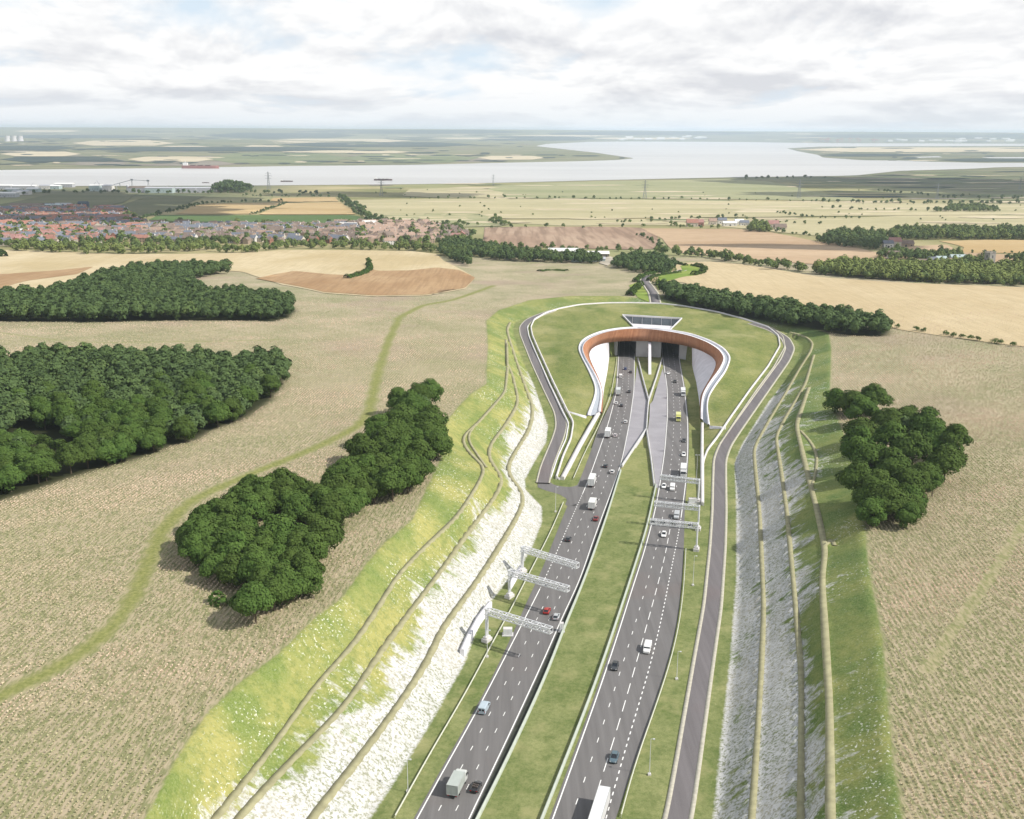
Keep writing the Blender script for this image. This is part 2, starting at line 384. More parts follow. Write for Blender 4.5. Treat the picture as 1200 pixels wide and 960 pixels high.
def zbase(X, Y):
    z = np.interp(Y, [0, 550, 690, 790, 950, 1300, 1800, 2400, 3000, 17300, 18500, 25000, 34000],
                  [22.4, 22, 20, 17.5, 12.5, 2, -10, -17.5, -20, -20, -10, 142, 120])
    fade = np.clip((Y - 250) / 400, 0, 1) * np.clip((2300 - Y) / 700, 0, 1)
    z = z + 1.6 * fade * snoise(X, Y, 420, 3)
    hz = np.clip((Y - 18500) / 5000, 0, 1); z = z + hz * 9 * snoise(X, Y, 9000, 5)
    left = np.clip((-X - 500) / 3000, 0, 1) * np.exp(-((Y - 13000) / 2200) ** 2); z = z + left * 28 * (1 + .6 * snoise(X, Y, 5000, 8))
    return z
Zb = zbase(XX, YY)
iy0 = int(np.searchsorted(gy, GY[0])); ix0 = int(np.searchsorted(gx, GX[0] + .01)) ; ix0 = int(np.argmin(abs(gx - GX[0]))); iy0 = int(np.argmin(abs(gy - GY[0])))
ngx, ngy = len(GX), len(GY)
SX, SY = np.meshgrid(GX, GY)
def inpoly(px, py, poly):
    poly = np.asarray(poly)[:, :2]; c = np.zeros(px.shape, bool); x0, y0 = poly[-1]
    for x1, y1 in poly:
        if y0 != y1:
            cond = ((y1 > py) != (y0 > py))
            xi = (x0 - x1) * (py - y1) / (y0 - y1) + x1
            c ^= cond & (px < xi)
        x0, y0 = x1, y1
    return c
def dist_line(px, py, line, maxd=12.0):
    """distance to a polyline and the height there (inf beyond maxd)"""
    D = np.full(px.shape, np.inf); Zl = np.zeros(px.shape)
    for a, b in zip(line, line[1:]):
        x0, x1 = min(a[0], b[0]) - maxd, max(a[0], b[0]) + maxd; y0, y1 = min(a[1], b[1]) - maxd, max(a[1], b[1]) + maxd
        i0, i1 = np.searchsorted(GX, [x0, x1]); j0, j1 = np.searchsorted(GY, [y0, y1])
        if i0 >= i1 or j0 >= j1: continue
        X = px[j0:j1, i0:i1]; Y = py[j0:j1, i0:i1]
        dx, dy = b[0] - a[0], b[1] - a[1]; L = dx * dx + dy * dy + 1e-9
        t = np.clip(((X - a[0]) * dx + (Y - a[1]) * dy) / L, 0, 1)
        d = np.hypot(X - a[0] - t * dx, Y - a[1] - t * dy); zz_ = a[2] + t * (b[2] - a[2])
        m = d < D[j0:j1, i0:i1]
        D[j0:j1, i0:i1][m] = d[m]; Zl[j0:j1, i0:i1][m] = zz_[m]
    return D, Zl
cutpoly = np.vstack([topl, topr[::-1]])
corr = np.vstack([mk(TL), mk([(636,562),(658,561),(671,542),(690,508),(702,482),(707,460),(709,452),(714,418)]), mk([(811,428),(816,448),(819,466),(822,500),(824,540),(826,592),(846,600)]), mk(TR)[::-1][1:]])
PIN = np.zeros((ngy, ngx), bool); ZP = np.zeros((ngy, ngx))
vzr = np.vectorize(zr)
incut = inpoly(SX, SY, cutpoly)
dcut, _ = dist_line(SX, SY, np.vstack([cutpoly, cutpoly[:1]]), 45)
outside = (~incut) & (dcut > 40)
sub = (slice(iy0, iy0 + ngy), slice(ix0, ix0 + ngx))
ZP[outside] = Zb[sub][outside]; PIN |= outside
edge = np.zeros_like(PIN); edge[[0, -1]] = True; edge[:, [0, -1]] = True
e2 = edge & ~incut; ZP[e2] = Zb[sub][e2]; PIN |= e2
incor = inpoly(SX, SY, corr); ZR = vzr(SY)
ZP[incor] = ZR[incor] - .06; PIN |= incor
LINES = {}
def pin(line, wd, dz=0.0, smooth=3, step=2.5):
    global PIN
    l = smooth_line(line, step, smooth); D, Zl = dist_line(SX, SY, l, 6)
    m = (D < wd) & ~incor; ZP[m] = Zl[m] + dz; PIN |= m
    return l
for name, l, wd in (('topl', topl, 1.6), ('topr', topr, 1.6), ('tl', tl, 1.4), ('tr', tr, 1.4), ('mo', mo, 1.6)): LINES[name] = pin(l, wd, 0, 3)
for name, l, wd in (('bc', bc, 1.5), ('bc2', bc2, 1.5), ('bb', bb, 1.5), ('ba', ba, 1.5), ('rc', rc, 1.7), ('rc2', rc2, 1.5), ('rc3', rc3, 1.5), ('rb', rb_, 1.5), ('ra', ra, 1.5)): LINES[name] = pin(l, 1.1, 0, 5)
for name, l in (('trkl', trkl), ('trkr', trkr)): LINES[name] = pin(l, 3.6, -.08, 5)
LINES['lip'] = smooth_line(lip, 2.0, 3)
D, Zl = dist_line(SX, SY, LINES['lip'], 6); mlip = (D < 1.6) & ~incor; ZP[mlip] = Zl[mlip]; PIN |= mlip
# slope between tops and the outside
def solve(PIN, ZP, Z0):
    Z = Z0.copy(); Z[PIN] = ZP[PIN]
    for st in (16, 8, 4, 2, 1):
        # coarse pins by taking the mean of pinned cells in each block
        h, wd_ = Z.shape; H, W = -(-h // st), -(-wd_ // st)
        pz = np.zeros((H * st, W * st)); pm = np.zeros((H * st, W * st)); pz[:h, :wd_] = np.where(PIN, ZP, 0); pm[:h, :wd_] = PIN
        bz = pz.reshape(H, st, W, st).sum((1, 3)); bm_ = pm.reshape(H, st, W, st).sum((1, 3)); cp = bm_ > 0
        if st == 16: c = np.full((H, W), 12.0)
        else: c = np.repeat(np.repeat(prev, 2, 0), 2, 1)[:H, :W]
        cz = np.where(cp, bz / np.maximum(bm_, 1), 0); c[cp] = cz[cp]
        for _ in range(260 if st > 1 else 200):
            e = np.pad(c, 1, mode='edge'); n_ = (e[:-2, 1:-1] + e[2:, 1:-1] + e[1:-1, :-2] + e[1:-1, 2:]) / 4
            c = np.where(cp, cz, n_)
        prev = c
    return c
Zs = solve(PIN, ZP, Zb[sub])
Zfull = Zb.copy(); Zfull[sub] = Zs
def height(x, y, Z=None):
    Z = Zfull if Z is None else Z
    x = np.asarray(x, float); y = np.asarray(y, float)
    i = np.clip(np.searchsorted(gx, x) - 1, 0, nx - 2); j = np.clip(np.searchsorted(gy, y) - 1, 0, ny - 2)
    tx = np.clip((x - gx[i]) / (gx[i + 1] - gx[i]), 0, 1); ty = np.clip((y - gy[j]) / (gy[j + 1] - gy[j]), 0, 1)
    return (Z[j, i] * (1 - tx) + Z[j, i + 1] * tx) * (1 - ty) + (Z[j + 1, i] * (1 - tx) + Z[j + 1, i + 1] * tx) * ty
_ts = 150 * (34000 / 150) ** np.linspace(0, 1, 2600)
def hit(u, v):
    """where the line of sight through (u, v) meets the ground"""
    d = ray(u, v); d = d / d[1]; X = d[0] * _ts; Z = HC + d[2] * _ts; h = height(X, _ts)
    k = np.nonzero(Z <= h)[0]
    if len(k) == 0 or k[0] == 0: return np.array([X[-1], _ts[-1], h[-1]])
    k = k[0]; a0, a1 = _ts[k - 1], _ts[k]; f0, f1 = Z[k - 1] - h[k - 1], Z[k] - h[k]; t = a0 + (a1 - a0) * f0 / (f0 - f1 + 1e-9)
    return np.array([d[0] * t, t, float(height(d[0] * t, t))])
def hits(pts): return np.array([hit(*p[:2]) for p in pts])
def resample_closed(poly, step):
    p = np.vstack([poly, poly[:1]])[:, :2]; d = np.r_[0, np.cumsum(np.linalg.norm(np.diff(p, axis=0), axis=1))]
    n = max(6, int(d[-1] / step)); t = np.linspace(0, d[-1], n, endpoint=False)
    return np.stack([np.interp(t, d, p[:, i]) for i in range(2)], 1)
def sheet(name, poly, m, off=.3, spacing=20., edge=None, zfun=None, holes=(), jitter=0.0, base=None, make=True):
    """a sheet laid on the ground over a closed outline, triangulated with inner points"""
    zfun = zfun or height; edge = edge or spacing
    loops = [resample_closed(poly, edge)] + [resample_closed(h, edge) for h in holes]
    if jitter:
        L = loops[0]; L += np.stack([snoise(L[:, 0], L[:, 1], spacing * 4, 11), snoise(L[:, 0], L[:, 1], spacing * 4, 12)], 1) * jitter
    mn, mx = loops[0].min(0), loops[0].max(0)
    X, Y = np.meshgrid(np.arange(mn[0], mx[0], spacing), np.arange(mn[1], mx[1], spacing)); X = X + spacing * .31; Y = Y + spacing * .27
    ok = inpoly(X, Y, loops[0])
    for h in loops[1:]: ok &= ~inpoly(X, Y, h)
    pts = [tuple(p) for l in loops for p in l]; edges = []; k = 0
    for l in loops:
        n = len(l); edges += [(k + i, k + (i + 1) % n) for i in range(n)]; k += n
    inner = np.stack([X[ok], Y[ok]], 1)
    if len(inner):
        # keep inner points off the outline
        allb = np.array(pts); keep = np.ones(len(inner), bool)
        for s in range(0, len(inner), 4000):
            dd = ((inner[s:s + 4000, None, :] - allb[None]) ** 2).sum(2).min(1); keep[s:s + 4000] = dd > (min(spacing, edge) * .35) ** 2
        pts += [tuple(p) for p in inner[keep]]
    vs, _, fs, *_r2 = delaunay_2d_cdt([Vector(p) for p in pts], edges, [], 0, 1e-4)
    V = np.array([(v.x, v.y) for v in vs]); F = np.array([f for f in fs if len(f) == 3])
    cen = V[F].mean(1); ok = inpoly(cen[:, 0], cen[:, 1], loops[0])
    for h in loops[1:]: ok &= ~inpoly(cen[:, 0], cen[:, 1], h)
    F = F[ok]; z = zfun(V[:, 0], V[:, 1]) + off
    # face upwards
    a, b, c = V[F[:, 0]], V[F[:, 1]], V[F[:, 2]]; cr = (b[:, 0] - a[:, 0]) * (c[:, 1] - a[:, 1]) - (b[:, 1] - a[:, 1]) * (c[:, 0] - a[:, 0])
    F[cr < 0] = F[cr < 0][:, ::-1]
    me = mesh_arrays(name, np.c_[V, z], F)
    if not make: return me
    return structure(name, me, m)
def smoothmask(m, it=2):
    m = m.astype(float)
    for _ in range(it):
        e = np.pad(m, 1, mode='edge'); m = (e[:-2, 1:-1] + e[2:, 1:-1] + e[1:-1, :-2] + e[1:-1, 2:] + e[1:-1, 1:-1]) / 5
    return m
woodA = hits([(-80,378),(0,377),(103,378),(213,376),(320,377),(338,373),(347,364),(336,354),(300,351),(268,348),(250,352),(235,345),(222,332),(240,325),(270,321),(266,317),(240,317),(187,318),(143,323),(110,333),(72,343),(57,351),(0,348),(-80,346)])
woodB = hits([(-80,620),(-60,605),(0,588),(60,568),(120,548),(165,537),(200,523),(232,515),(252,503),(285,492),(318,470),(334,446),(330,430),(300,428),(270,428),(230,425),(190,424),(150,426),(110,424),(60,424),(0,428),(-80,432)])
clumpC_px = [(256,630,40),(262,646,44),(268,616,42),(452,530,42),(470,500,40),(498,508,40),(506,500,38),(480,560,44),(430,560,44),(400,600,46),(460,575,44),(290,640,44),(238,640,46),(255,608,40),(283,600,46),(294,584,38),(310,588,40),(332,580,44),(272,634,42),(277,655,48),(297,664,44),(331,634,52),(347,650,44),(312,685,44),(300,716,50),(336,694,50),(342,672,40),(380,636,48),(354,600,42),(370,592,42),(382,600,40),(398,584,44),(404,566,44),(414,576,40),(446,556,50),(428,538,40),(421,530,38),(444,514,40),(464,522,42),(474,542,48),(492,545,44),(480,508,38),(500,518,40),(512,526,40),(468,478,34),(482,484,36),(504,466,34),(491,474,34),(484,498,34)]
clumpD_px = [(978,475,30),(997,479,34),(1008,491,38),(1022,477,36),(1008,512,42),(1004,536,44),(1043,500,38),(1060,498,38),(1084,508,42),(1043,526,46),(1068,540,46),(1106,552,44),(1117,530,40),(1096,526,42),(1019,550,46),(1046,557,44),(1026,585,50),(1004,574,44),(1040,598,46),(1060,584,44),(1078,566,36),(1019,606,38),(1070,600,30),(1092,574,28)]
lineE = hits([(775,350),(782,343),(810,350),(870,359),(940,371),(1000,381),(1044,388),(1038,394),(1000,394),(960,388),(900,378),(850,368),(800,358)])
path1 = smooth_line(hits([(-60,850),(-20,824),(50,793),(110,757),(150,715),(172,665),(190,620),(225,585),(300,553),(370,525),(420,500),(433,482),(442,440),(455,400),(468,372),(495,358),(530,352),(575,336),(620,320)]), 3, 5)
path2 = smooth_line(hits([(1085,790),(1110,750),(1145,700),(1170,662),(1200,615),(1240,560)]), 3, 3)
path3 = smooth_line(hits([(-60,388),(0,390),(60,398),(120,402),(260,400),(330,398)]), 3, 3)
Zone = {k: np.zeros((ny, nx)) for k in ('crop', 'slope', 'lime', 'chalk', 'mound', 'pathg', 'woodf', 'far', 'marsh', 'thick')}
Zone['thick'][:] = np.interp(YY, [260, 480, 800], [0, .7, 1])
moundpoly = np.vstack([mo, mk([(800,592),(760,500),(714,440),(700,484),(660,562)])])
mp = np.array([p[:2] for p in LINES['mo']])
mound_ring = np.vstack([LINES['mo'][:, :2]])
toepoly = np.vstack([np.vstack([tl, mo[12:16]])[:, :2], tr[::-1, :2]])
intoe = inpoly(SX, SY, toepoly)
inmound = inpoly(SX, SY, np.vstack([LINES['mo'][:, :2], P(700, 560)[None, :2]]))
slope_m = incut & ~intoe & ~inmound
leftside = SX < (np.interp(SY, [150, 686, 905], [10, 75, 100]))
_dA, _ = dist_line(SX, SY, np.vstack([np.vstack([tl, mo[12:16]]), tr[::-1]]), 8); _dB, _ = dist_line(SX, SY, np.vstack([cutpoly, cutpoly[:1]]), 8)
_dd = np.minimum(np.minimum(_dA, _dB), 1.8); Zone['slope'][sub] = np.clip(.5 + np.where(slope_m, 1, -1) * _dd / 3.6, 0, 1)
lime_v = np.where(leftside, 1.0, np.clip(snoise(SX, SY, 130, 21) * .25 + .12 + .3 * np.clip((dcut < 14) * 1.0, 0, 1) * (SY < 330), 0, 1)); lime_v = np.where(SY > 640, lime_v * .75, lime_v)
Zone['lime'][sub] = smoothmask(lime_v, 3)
# chalk: bare near the toe, greening upwards; fades out towards the portal head
hrel = np.clip((Zs - ZR) / 22, 0, 1.2)
ck = np.where(leftside, np.interp(hrel, [0, .25, .45, .62, .8, 1], [1.2, .95, .52, .26, .02, -.1]), np.interp(hrel, [0, .35, .6, .8, 1], [1.1, .95, .62, .34, .06]))
toeD, _ = dist_line(SX, SY, np.vstack([LINES['tl'], LINES['tr'][::-1]]), 40)
along = np.where(leftside, np.interp(SY, [150, 420, 560, 640, 700], [1, 1.1, 1.35, .55, .1]), np.interp(SY, [150, 420, 520, 600, 660], [1, 1, .95, .45, .0]))
Zone['chalk'][sub] = smoothmask(ck * along, 2)
Zone['mound'][sub] = smoothmask(inmound, 1)
outc = (~incut)
Zone['crop'][:] = 1.0; Zone['crop'][sub] = smoothmask(outc, 1)
Zone['far'][:] = np.clip((YY - 1150) / 40, 0, 1); Zone['crop'] *= (1 - Zone['far'])
Zone['marsh'][:] = np.clip((XX - 900) / 400 + snoise(XX, YY, 1800, 31) * .5, 0, 1) * np.clip((YY - 2250) / 250, 0, 1) + np.clip((-XX - 500) / 300, 0, 1) * np.clip((YY - 2400) / 150, 0, 1) * (YY < 3400)
Zone['marsh'] = np.clip(Zone['marsh'] + np.clip((YY - 3400) / 200, 0, 1) * .75, 0, 1)
for l, wd, am in ((path1, 2.4, 1), (path2, .8, .6), (path3, 1.3, .6)):
    D, _ = dist_line(SX, SY, l, 8); Zone['pathg'][sub] = np.maximum(Zone['pathg'][sub], smoothmask((D < wd) & outc, 1) * am)
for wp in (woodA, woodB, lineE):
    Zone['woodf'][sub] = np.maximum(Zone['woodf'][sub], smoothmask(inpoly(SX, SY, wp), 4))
# the ground sheet dips out of the way under the portal, whose roof, walls and tunnels are built separately
tun = [np.array([(P(723, 420)[0] - 1, 660), (P(723, 420)[0] + 3, 780), (P(798, 420)[0] + 9, 780), (P(798, 420)[0] + 2, 660)])]
lippoly = LINES['lip'][:, :2]
dl, _ = dist_line(SX, SY, LINES['lip'], 8)
bowl = inpoly(SX, SY, lippoly) | (dl < 4.0)
mdist, _ = dist_line(SX, SY, LINES['mo'], 8)
Zg = Zs.copy()
roof = inmound & (mdist > 2.4) & (SY > 470)
Zg[roof] -= .7
Zg[(bowl | inpoly(SX, SY, tun[0])) & (SY > P(700, 489)[1] - 2) & ~incor] = np.nan
Zg = np.where(np.isnan(Zg), ZR - .06, Zg)
Zg[(bowl | inpoly(SX, SY, tun[0])) & (SY > 600)] = ZR[(bowl | inpoly(SX, SY, tun[0])) & (SY > 600)] - .06
ZG = Zfull.copy(); ZG[sub] = Zg
idx = np.arange(nx * ny).reshape(ny, nx)
F = np.stack([idx[:-1, :-1].ravel(), idx[:-1, 1:].ravel(), idx[1:, 1:].ravel(), idx[1:, :-1].ravel()], 1)
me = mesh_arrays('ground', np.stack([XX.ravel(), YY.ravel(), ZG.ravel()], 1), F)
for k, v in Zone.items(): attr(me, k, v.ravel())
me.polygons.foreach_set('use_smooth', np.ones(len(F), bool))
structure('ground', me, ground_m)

# ================================================================ roads
def strip(name, A, B, m, off=0.0, kind='structure', parent=None, skirt=0.0, make=True):
    A = np.array(A, float); B = np.array(B, float); n = len(A); A[:, 2] += off; B[:, 2] += off
    rows = [A, B]
    if skirt:
        A0 = A.copy(); B0 = B.copy(); A0[:, 2] -= skirt; B0[:, 2] -= skirt; rows = [A0, A, B, B0]
    V = np.vstack(rows); F = []
    for r_ in range(len(rows) - 1):
        for i in range(n - 1): F.append((r_ * n + i, (r_ + 1) * n + i, (r_ + 1) * n + i + 1, r_ * n + i + 1))
    me = mesh_arrays(name, V, F)
    if not make: return me
    o = link(name, me, m, parent)
    if kind and parent is None: o['kind'] = kind
    return o
def normals2(l):
    d = np.gradient(l[:, :2], axis=0); d /= np.linalg.norm(d, axis=1)[:, None] + 1e-9
    return np.stack([d[:, 1], -d[:, 0]], 1)   # to the right of the direction of travel
def offset_line(l, dx, dz=0.0):
    n = normals2(l); o = l.copy(); o[:, :2] += n * dx; o[:, 2] += dz; return o
def join_meshes(name, mes, m, **k):
    bm = bmesh.new()
    for q in mes: bm.from_mesh(q)
    return obj(name, bm, m, **k)
class XL:
    """a line of the carriageway as x over y"""
    def __init__(s, pts, y0=150, y1=None, k=9):
        p = np.array([P(u, v) for u, v in pts]); o = np.argsort(p[:, 1]); p = p[o]
        Y = p[:, 1]; X = p[:, 0]; st = 3.0
        ys = np.arange(Y[0], Y[-1], st); xs = np.interp(ys, Y, X)
        e = np.r_[xs[0] + (xs[0] - xs[1:k // 2 + 1][::-1]), xs, xs[-1] + (xs[-1] - xs[-k // 2:-1][::-1])]
        for _ in range(2):
            sm = np.convolve(np.r_[np.linspace(2 * xs[0] - xs[k // 2], xs[0], k // 2, endpoint=False), xs, np.linspace(xs[-1], 2 * xs[-1] - xs[-1 - k // 2], k // 2 + 1)[1:]], np.ones(k) / k, 'valid'); xs = sm[:len(ys)]
        s.ys, s.xs = ys, xs
        s.s0 = (xs[8] - xs[0]) / (ys[8] - ys[0]); s.s1 = (xs[-1] - xs[-9]) / (ys[-1] - ys[-9])
    def __call__(s, y):
        y = np.asarray(y, float); x = np.interp(y, s.ys, s.xs)
        x = np.where(y < s.ys[0], s.xs[0] + (y - s.ys[0]) * s.s0, x); return np.where(y > s.ys[-1], s.xs[-1] + (y - s.ys[-1]) * s.s1, x)
    def pts(s, y0, y1, st=3.0, dx=0.0):
        y = np.arange(y0, y1 + st * .5, st); return np.stack([s(y) + dx, y, np.array([zr(q) for q in y])], 1)
LL = XL([(725.5,408),(723,454),(721,466),(713,496),(707,514),(692,556),(685,574),(666,616),(652,648),(640,676),(633,690),(616,723),(592,770),(566,820),(538,872),(524,894),(489,959)])
LR = XL([(743.5,412),(743.3,440),(743,458),(738,494),(729,540),(718,572),(690,648),(680,680),(660,720),(640,768),(608,836),(594,868),(572,912),(550,959)])
LE = XL([(724.5,408),(721.5,454),(717,470),(702,500),(692,530),(680,562),(667,588),(646,640),(634,672),(624,690),(596,754),(584,780),(561,824),(535,870),(520,896),(485,959)])
LB = XL([(744.5,420),(744.3,458),(739.5,494),(731,540),(728,550),(712,602),(696,648),(680,692),(664,728),(640,792),(604,870),(584,912),(560,959)])
RL = XL([(776,412),(778,428),(782,455),(782.4,486),(779,530),(773,570),(768,598),(754,651),(746,674),(724,744),(702,810),(676,882),(648,959)])
RR = XL([(795,412),(797,428),(802,455),(806,496),(806,530),(803,572),(799,600),(796,622),(790,650),(788,660),(774,732),(754,810),(748,826),(730,888),(711,956)])
RM = XL([(784,626),(780,650),(768,696),(756,740),(738,804),(720,866),(704,914),(691,956)])
RS = XL([(775,616),(771,634),(760,678),(740,746),(724,796),(704,858),(679,932),(670,956)])
RE = XL([(796,412),(798,428),(803.2,455),(807.4,496),(807.4,530),(804.6,572),(802,600),(802,630),(800,670),(795,726),(786,768),(773,810),(768,826),(748,882),(722,958)])
RBL = XL([(774,420),(779,455),(779.5,486),(775.5,530),(767,570),(756,620),(746,651),(730,700),(707,768),(692,810),(674,856),(633,958)])
YE = P(735, 420)[1]; YT = YE + 62
strip('motorway', LE.pts(150, YT), LB.pts(150, YT, dx=-.3), asph, .0)
strip('motorway', RL.pts(150, YT, dx=-.7), RE.pts(150, YT), asph, .0)
# dark strip beside the barrier of the left carriageway
marks = []
def solid(line, y0, y1, wd=.30, dx=0.0): marks.append(strip('m', line.pts(y0, y1, dx=dx - wd / 2), line.pts(y0, y1, dx=dx + wd / 2), None, .012, make=False))
def dashes(fun, y0, y1, on, pitch, wd=.28):
    y = y0
    while y < y1:
        ys = np.array([y, y + on]); A = np.stack([fun(ys) - wd / 2, ys, np.array([zr(q) for q in ys])], 1); B = A.copy(); B[:, 0] += wd
        marks.append(strip('m', A, B, None, .012, make=False)); y += pitch
Yv = lambda v, u=650: P(u, v)[1]
solid(LL, 150, Yv(690)); dashes(LL, Yv(690), Yv(578), 1.2, 2.6); solid(LL, Yv(578), YT)
solid(LR, 150, YT)
for f in (1/3, 2/3): dashes(lambda y, f=f: LL(y) * (1 - f) + LR(y) * f, 152, YT - 5, 1.9, 7.6, .19)
solid(RL, 150, YT); solid(RR, Yv(606), YT)
dashes(RR, 152, Yv(606), 1.3, 2.7, .28)
dashes(RM, 152, Yv(622), 5.4, 8.6, .22); dashes(RS, 152, Yv(622), 2.1, 8.0, .2)
for f in (1/3, 2/3): dashes(lambda y, f=f: RL(y) * (1 - f) + RR(y) * f, Yv(616), YT - 5, 1.9, 7.6, .19)
o = join_meshes('road_markings', marks, white_paint); o['kind'] = 'structure'
# slip of asphalt joining the left track to the carriageway
lnk = np.array([P(*q)[:2] for q in [(630,560),(641,556),(646,567),(656,570),(670,571),(678,568),(684,556),(690,552),(684,580),(672,596),(662,592),(665,585),(655,579),(640,575),(630,571)]])
sheet('access_road', lnk, asph, .005, 4, 2.5, zfun=lambda x, y: np.array([zr(q) for q in y]))
# tracks with pale gravel shoulders
def levelled(l, dx, dz): return offset_line(l, dx, dz)
def track(name, line, w, wk):
    strip(name, levelled(line, -w / 2, .10), levelled(line, w / 2, .10), asph2, 0, skirt=.0)
    for s in (-1, 1):
        a = levelled(line, s * w / 2, .14); b = levelled(line, s * (w / 2 + wk), .14)
        if s < 0: a, b = b, a
        strip('kerb', a, b, kerb_m, 0, skirt=.5)
tlp = smooth_line(trkl, 2.5, 5); trp = smooth_line(trkr, 2.5, 5)
track('service_road', tlp, 4.4, .7); track('service_road', trp, 4.2, 1.05)
# back road leaving the mound
br = smooth_line(hits([(768,356),(767,350),(765,343),(760,336),(755,330),(756,326),(764,323.5),(780,321),(795,319.5),(800,317)]), 3, 5)
br[:, 2] = height(br[:, 0], br[:, 1]) + .5
strip('country_lane', offset_line(br, -3), offset_line(br, 3), asph2, 0, skirt=1.0)
for s in (-1, 1):
    a, b = offset_line(br, s * 3, .05), offset_line(br, s * 4.4, .05)
    strip('lane_verge', *( (a, b) if s > 0 else (b, a)), kerb_m, 0, skirt=1.2)
# earth ledges on the slopes
for nm, wd in (('ba', 1.7), ('bb', 1.5), ('bc', 1.3), ('bc2', 1.0), ('ra', 1.4), ('rb', 1.4), ('rc', 1.8), ('rc2', 1.2), ('rc3', 1.1)):
    l = LINES[nm].copy(); l = smooth_line(l, 1.5, 7)
    h = wd / 2 * (1 + .07 * np.sin(np.arange(len(l)) * .13))
    nrm = normals2(l); A = l.copy(); B = l.copy(); A[:, :2] -= nrm * h[:, None]; B[:, :2] += nrm * h[:, None]
    A[:, 2] = .6 * height(A[:, 0], A[:, 1]) + .4 * l[:, 2]; B[:, 2] = .6 * height(B[:, 0], B[:, 1]) + .4 * l[:, 2]
    for q in (A, B): q[:, 2] = np.convolve(np.pad(q[:, 2], 2, mode='edge'), np.ones(5) / 5, 'valid')
    strip('earth_path', A, B, berm_m, .27, skirt=.8)
# ================================================================ portal
def resamp(p, n):
    d = np.r_[0, np.cumsum(np.linalg.norm(np.diff(p[:, :2], axis=0), axis=1))]; t = np.linspace(0, d[-1], n)
    return np.stack([np.interp(t, d, p[:, i]) for i in range(3)], 1)
def sm3(p, it=2):
    for _ in range(it):
        q = p.copy(); q[1:-1] = (p[:-2] + 2 * p[1:-1] + p[2:]) / 4; p = q
    return p
rust = newmat('weathered_steel'); _g = G(rust)
_s = _g.att('along'); _c = _g.t.nodes.new('ShaderNodeCombineXYZ'); _g.t.links.new(_s, _c.inputs[0])
_n = _g.noise(1.1, 4, _c.outputs[0], .7); _n2 = _g.noise(.12, 3, _c.outputs[0])
_k = _g.mix(_g.ramp(_n, .35, .65), (.28, .115, .055), (.48, .23, .12))
_k = _g.mix(_g.ramp(_n2, .42, .62, 0, .5), _k, (.46, .25, .16))
_k = _g.mix(_g.ramp(_g.noise(.5, 3), .5, .7, 0, .4), _k, (.22, .09, .045))
_g.color(_k); _g.b.inputs['Roughness'].default_value = .8
roof_m = newmat('roof_grass'); _g = G(roof_m)
_mid = _g.noise(.06, 5, _g.coord(1, .45, 1), .6); _fi = _g.noise(.8, 4)
_k = _g.mix(_g.ramp(_g.math('ADD', _g.math('MULTIPLY', _mid, .65), _g.math('MULTIPLY', _fi, .35)), .36, .62), (.115, .165, .035), (.285, .28, .10))
_k = _g.mix(_g.ramp(_g.noise(3, 2), .35, .7, 0, .35), _k, (.06, .09, .02)); _k = _g.mix(_g.ramp(_g.noise(.25, 5, _g.coord(1, .6, 1), .65), .50, .66, 0, .5), _k, (.10, .14, .04)); _k = _g.mix(_g.ramp(_g.noise(.035, 4), .50, .66, 0, .55), _k, (.34, .32, .15)); _g.color(_k); _g.b.inputs['Roughness'].default_value = .95
_g.bump(_fi, .5, .6)
NL = 90
lip_s, rt_s, rb_s = sm3(resamp(lip, NL), 3), sm3(resamp(rt, NL), 3), sm3(resamp(rbm, NL), 3)
portal = empty('tunnel_portal', tuple(P(760, 420)))
tag(portal, 'grass roofed tunnel portal with curved rusty band above twin road openings', 'tunnel portal')
def to_local(o):
    me = o.data; me.transform(Matrix.Translation(-portal.location)); o.parent = portal; return o
def grid_mesh(name, rows, closed=False):
    V = np.vstack(rows); n = len(rows[0]); F = []
    for r_ in range(len(rows) - 1):
        for i in range(n - 1): F.append((r_ * n + i, r_ * n + i + 1, (r_ + 1) * n + i + 1, (r_ + 1) * n + i))
    return mesh_arrays(name, V, F)
def lerp(a, b, t): return a * (1 - t) + b * t
def up(a, dz): b = a.copy(); b[:, 2] += dz; return b
# recess with the glazed wall
rc_px = [(729.5,370),(799,374),(785.5,387),(743,384)]
rtop = np.array([P(729.5,369.8,15.0), P(799,373.8,14.8), P(785.5,387.2,13.6), P(743,384.2,13.6)])
roof_out = np.vstack([LINES['mo'][:, :2], mk([(822.6,590,0),(822.4,545,0),(822.4,503,0)])[:, :2], lip_s[::-1, :2], mk([(700,484,1),(680,521,.5),(662,553,.2)])[:, :2]])
me = sheet('roof', roof_out, roof_m, .05, 3.0, 2.0, holes=[rtop], make=False)
me.polygons.foreach_set('use_smooth', np.ones(len(me.polygons), bool))
to_local(link('roof', me, roof_m))
# parapet: kerb, sunken gutter, kerb
rows = [up(lip_s, -1.0), up(lip_s, .75), up(lerp(lip_s, rt_s, .22), .75), up(lerp(lip_s, rt_s, .25), .1), up(lerp(lip_s, rt_s, .75), .1), up(lerp(lip_s, rt_s, .78), .8), up(rt_s, .8)]
pp = to_local(link('parapet', grid_mesh('parapet', rows), lilac_conc))
rows = [up(lip_s * .74 + rt_s * .26, .13), up(lip_s * .26 + rt_s * .74, .13)]
me = grid_mesh('gutter', rows); gt = link('gutter', me, simple('gutter_grey', (.33, .36, .40), .7, var=.08)); to_local(gt)
me = grid_mesh('cladding', [up(rt_s, .8), lerp(up(rt_s, .8), rb_s, .5), rb_s, lerp(rb_s, up(lip_s, -4), .12)])
al = np.tile(np.linspace(0, 190, NL), 4); attr(me, 'along', al)
cl = to_local(link('cladding', me, rust)); cl['label'] = 'curved band of rust coloured steel cladding'
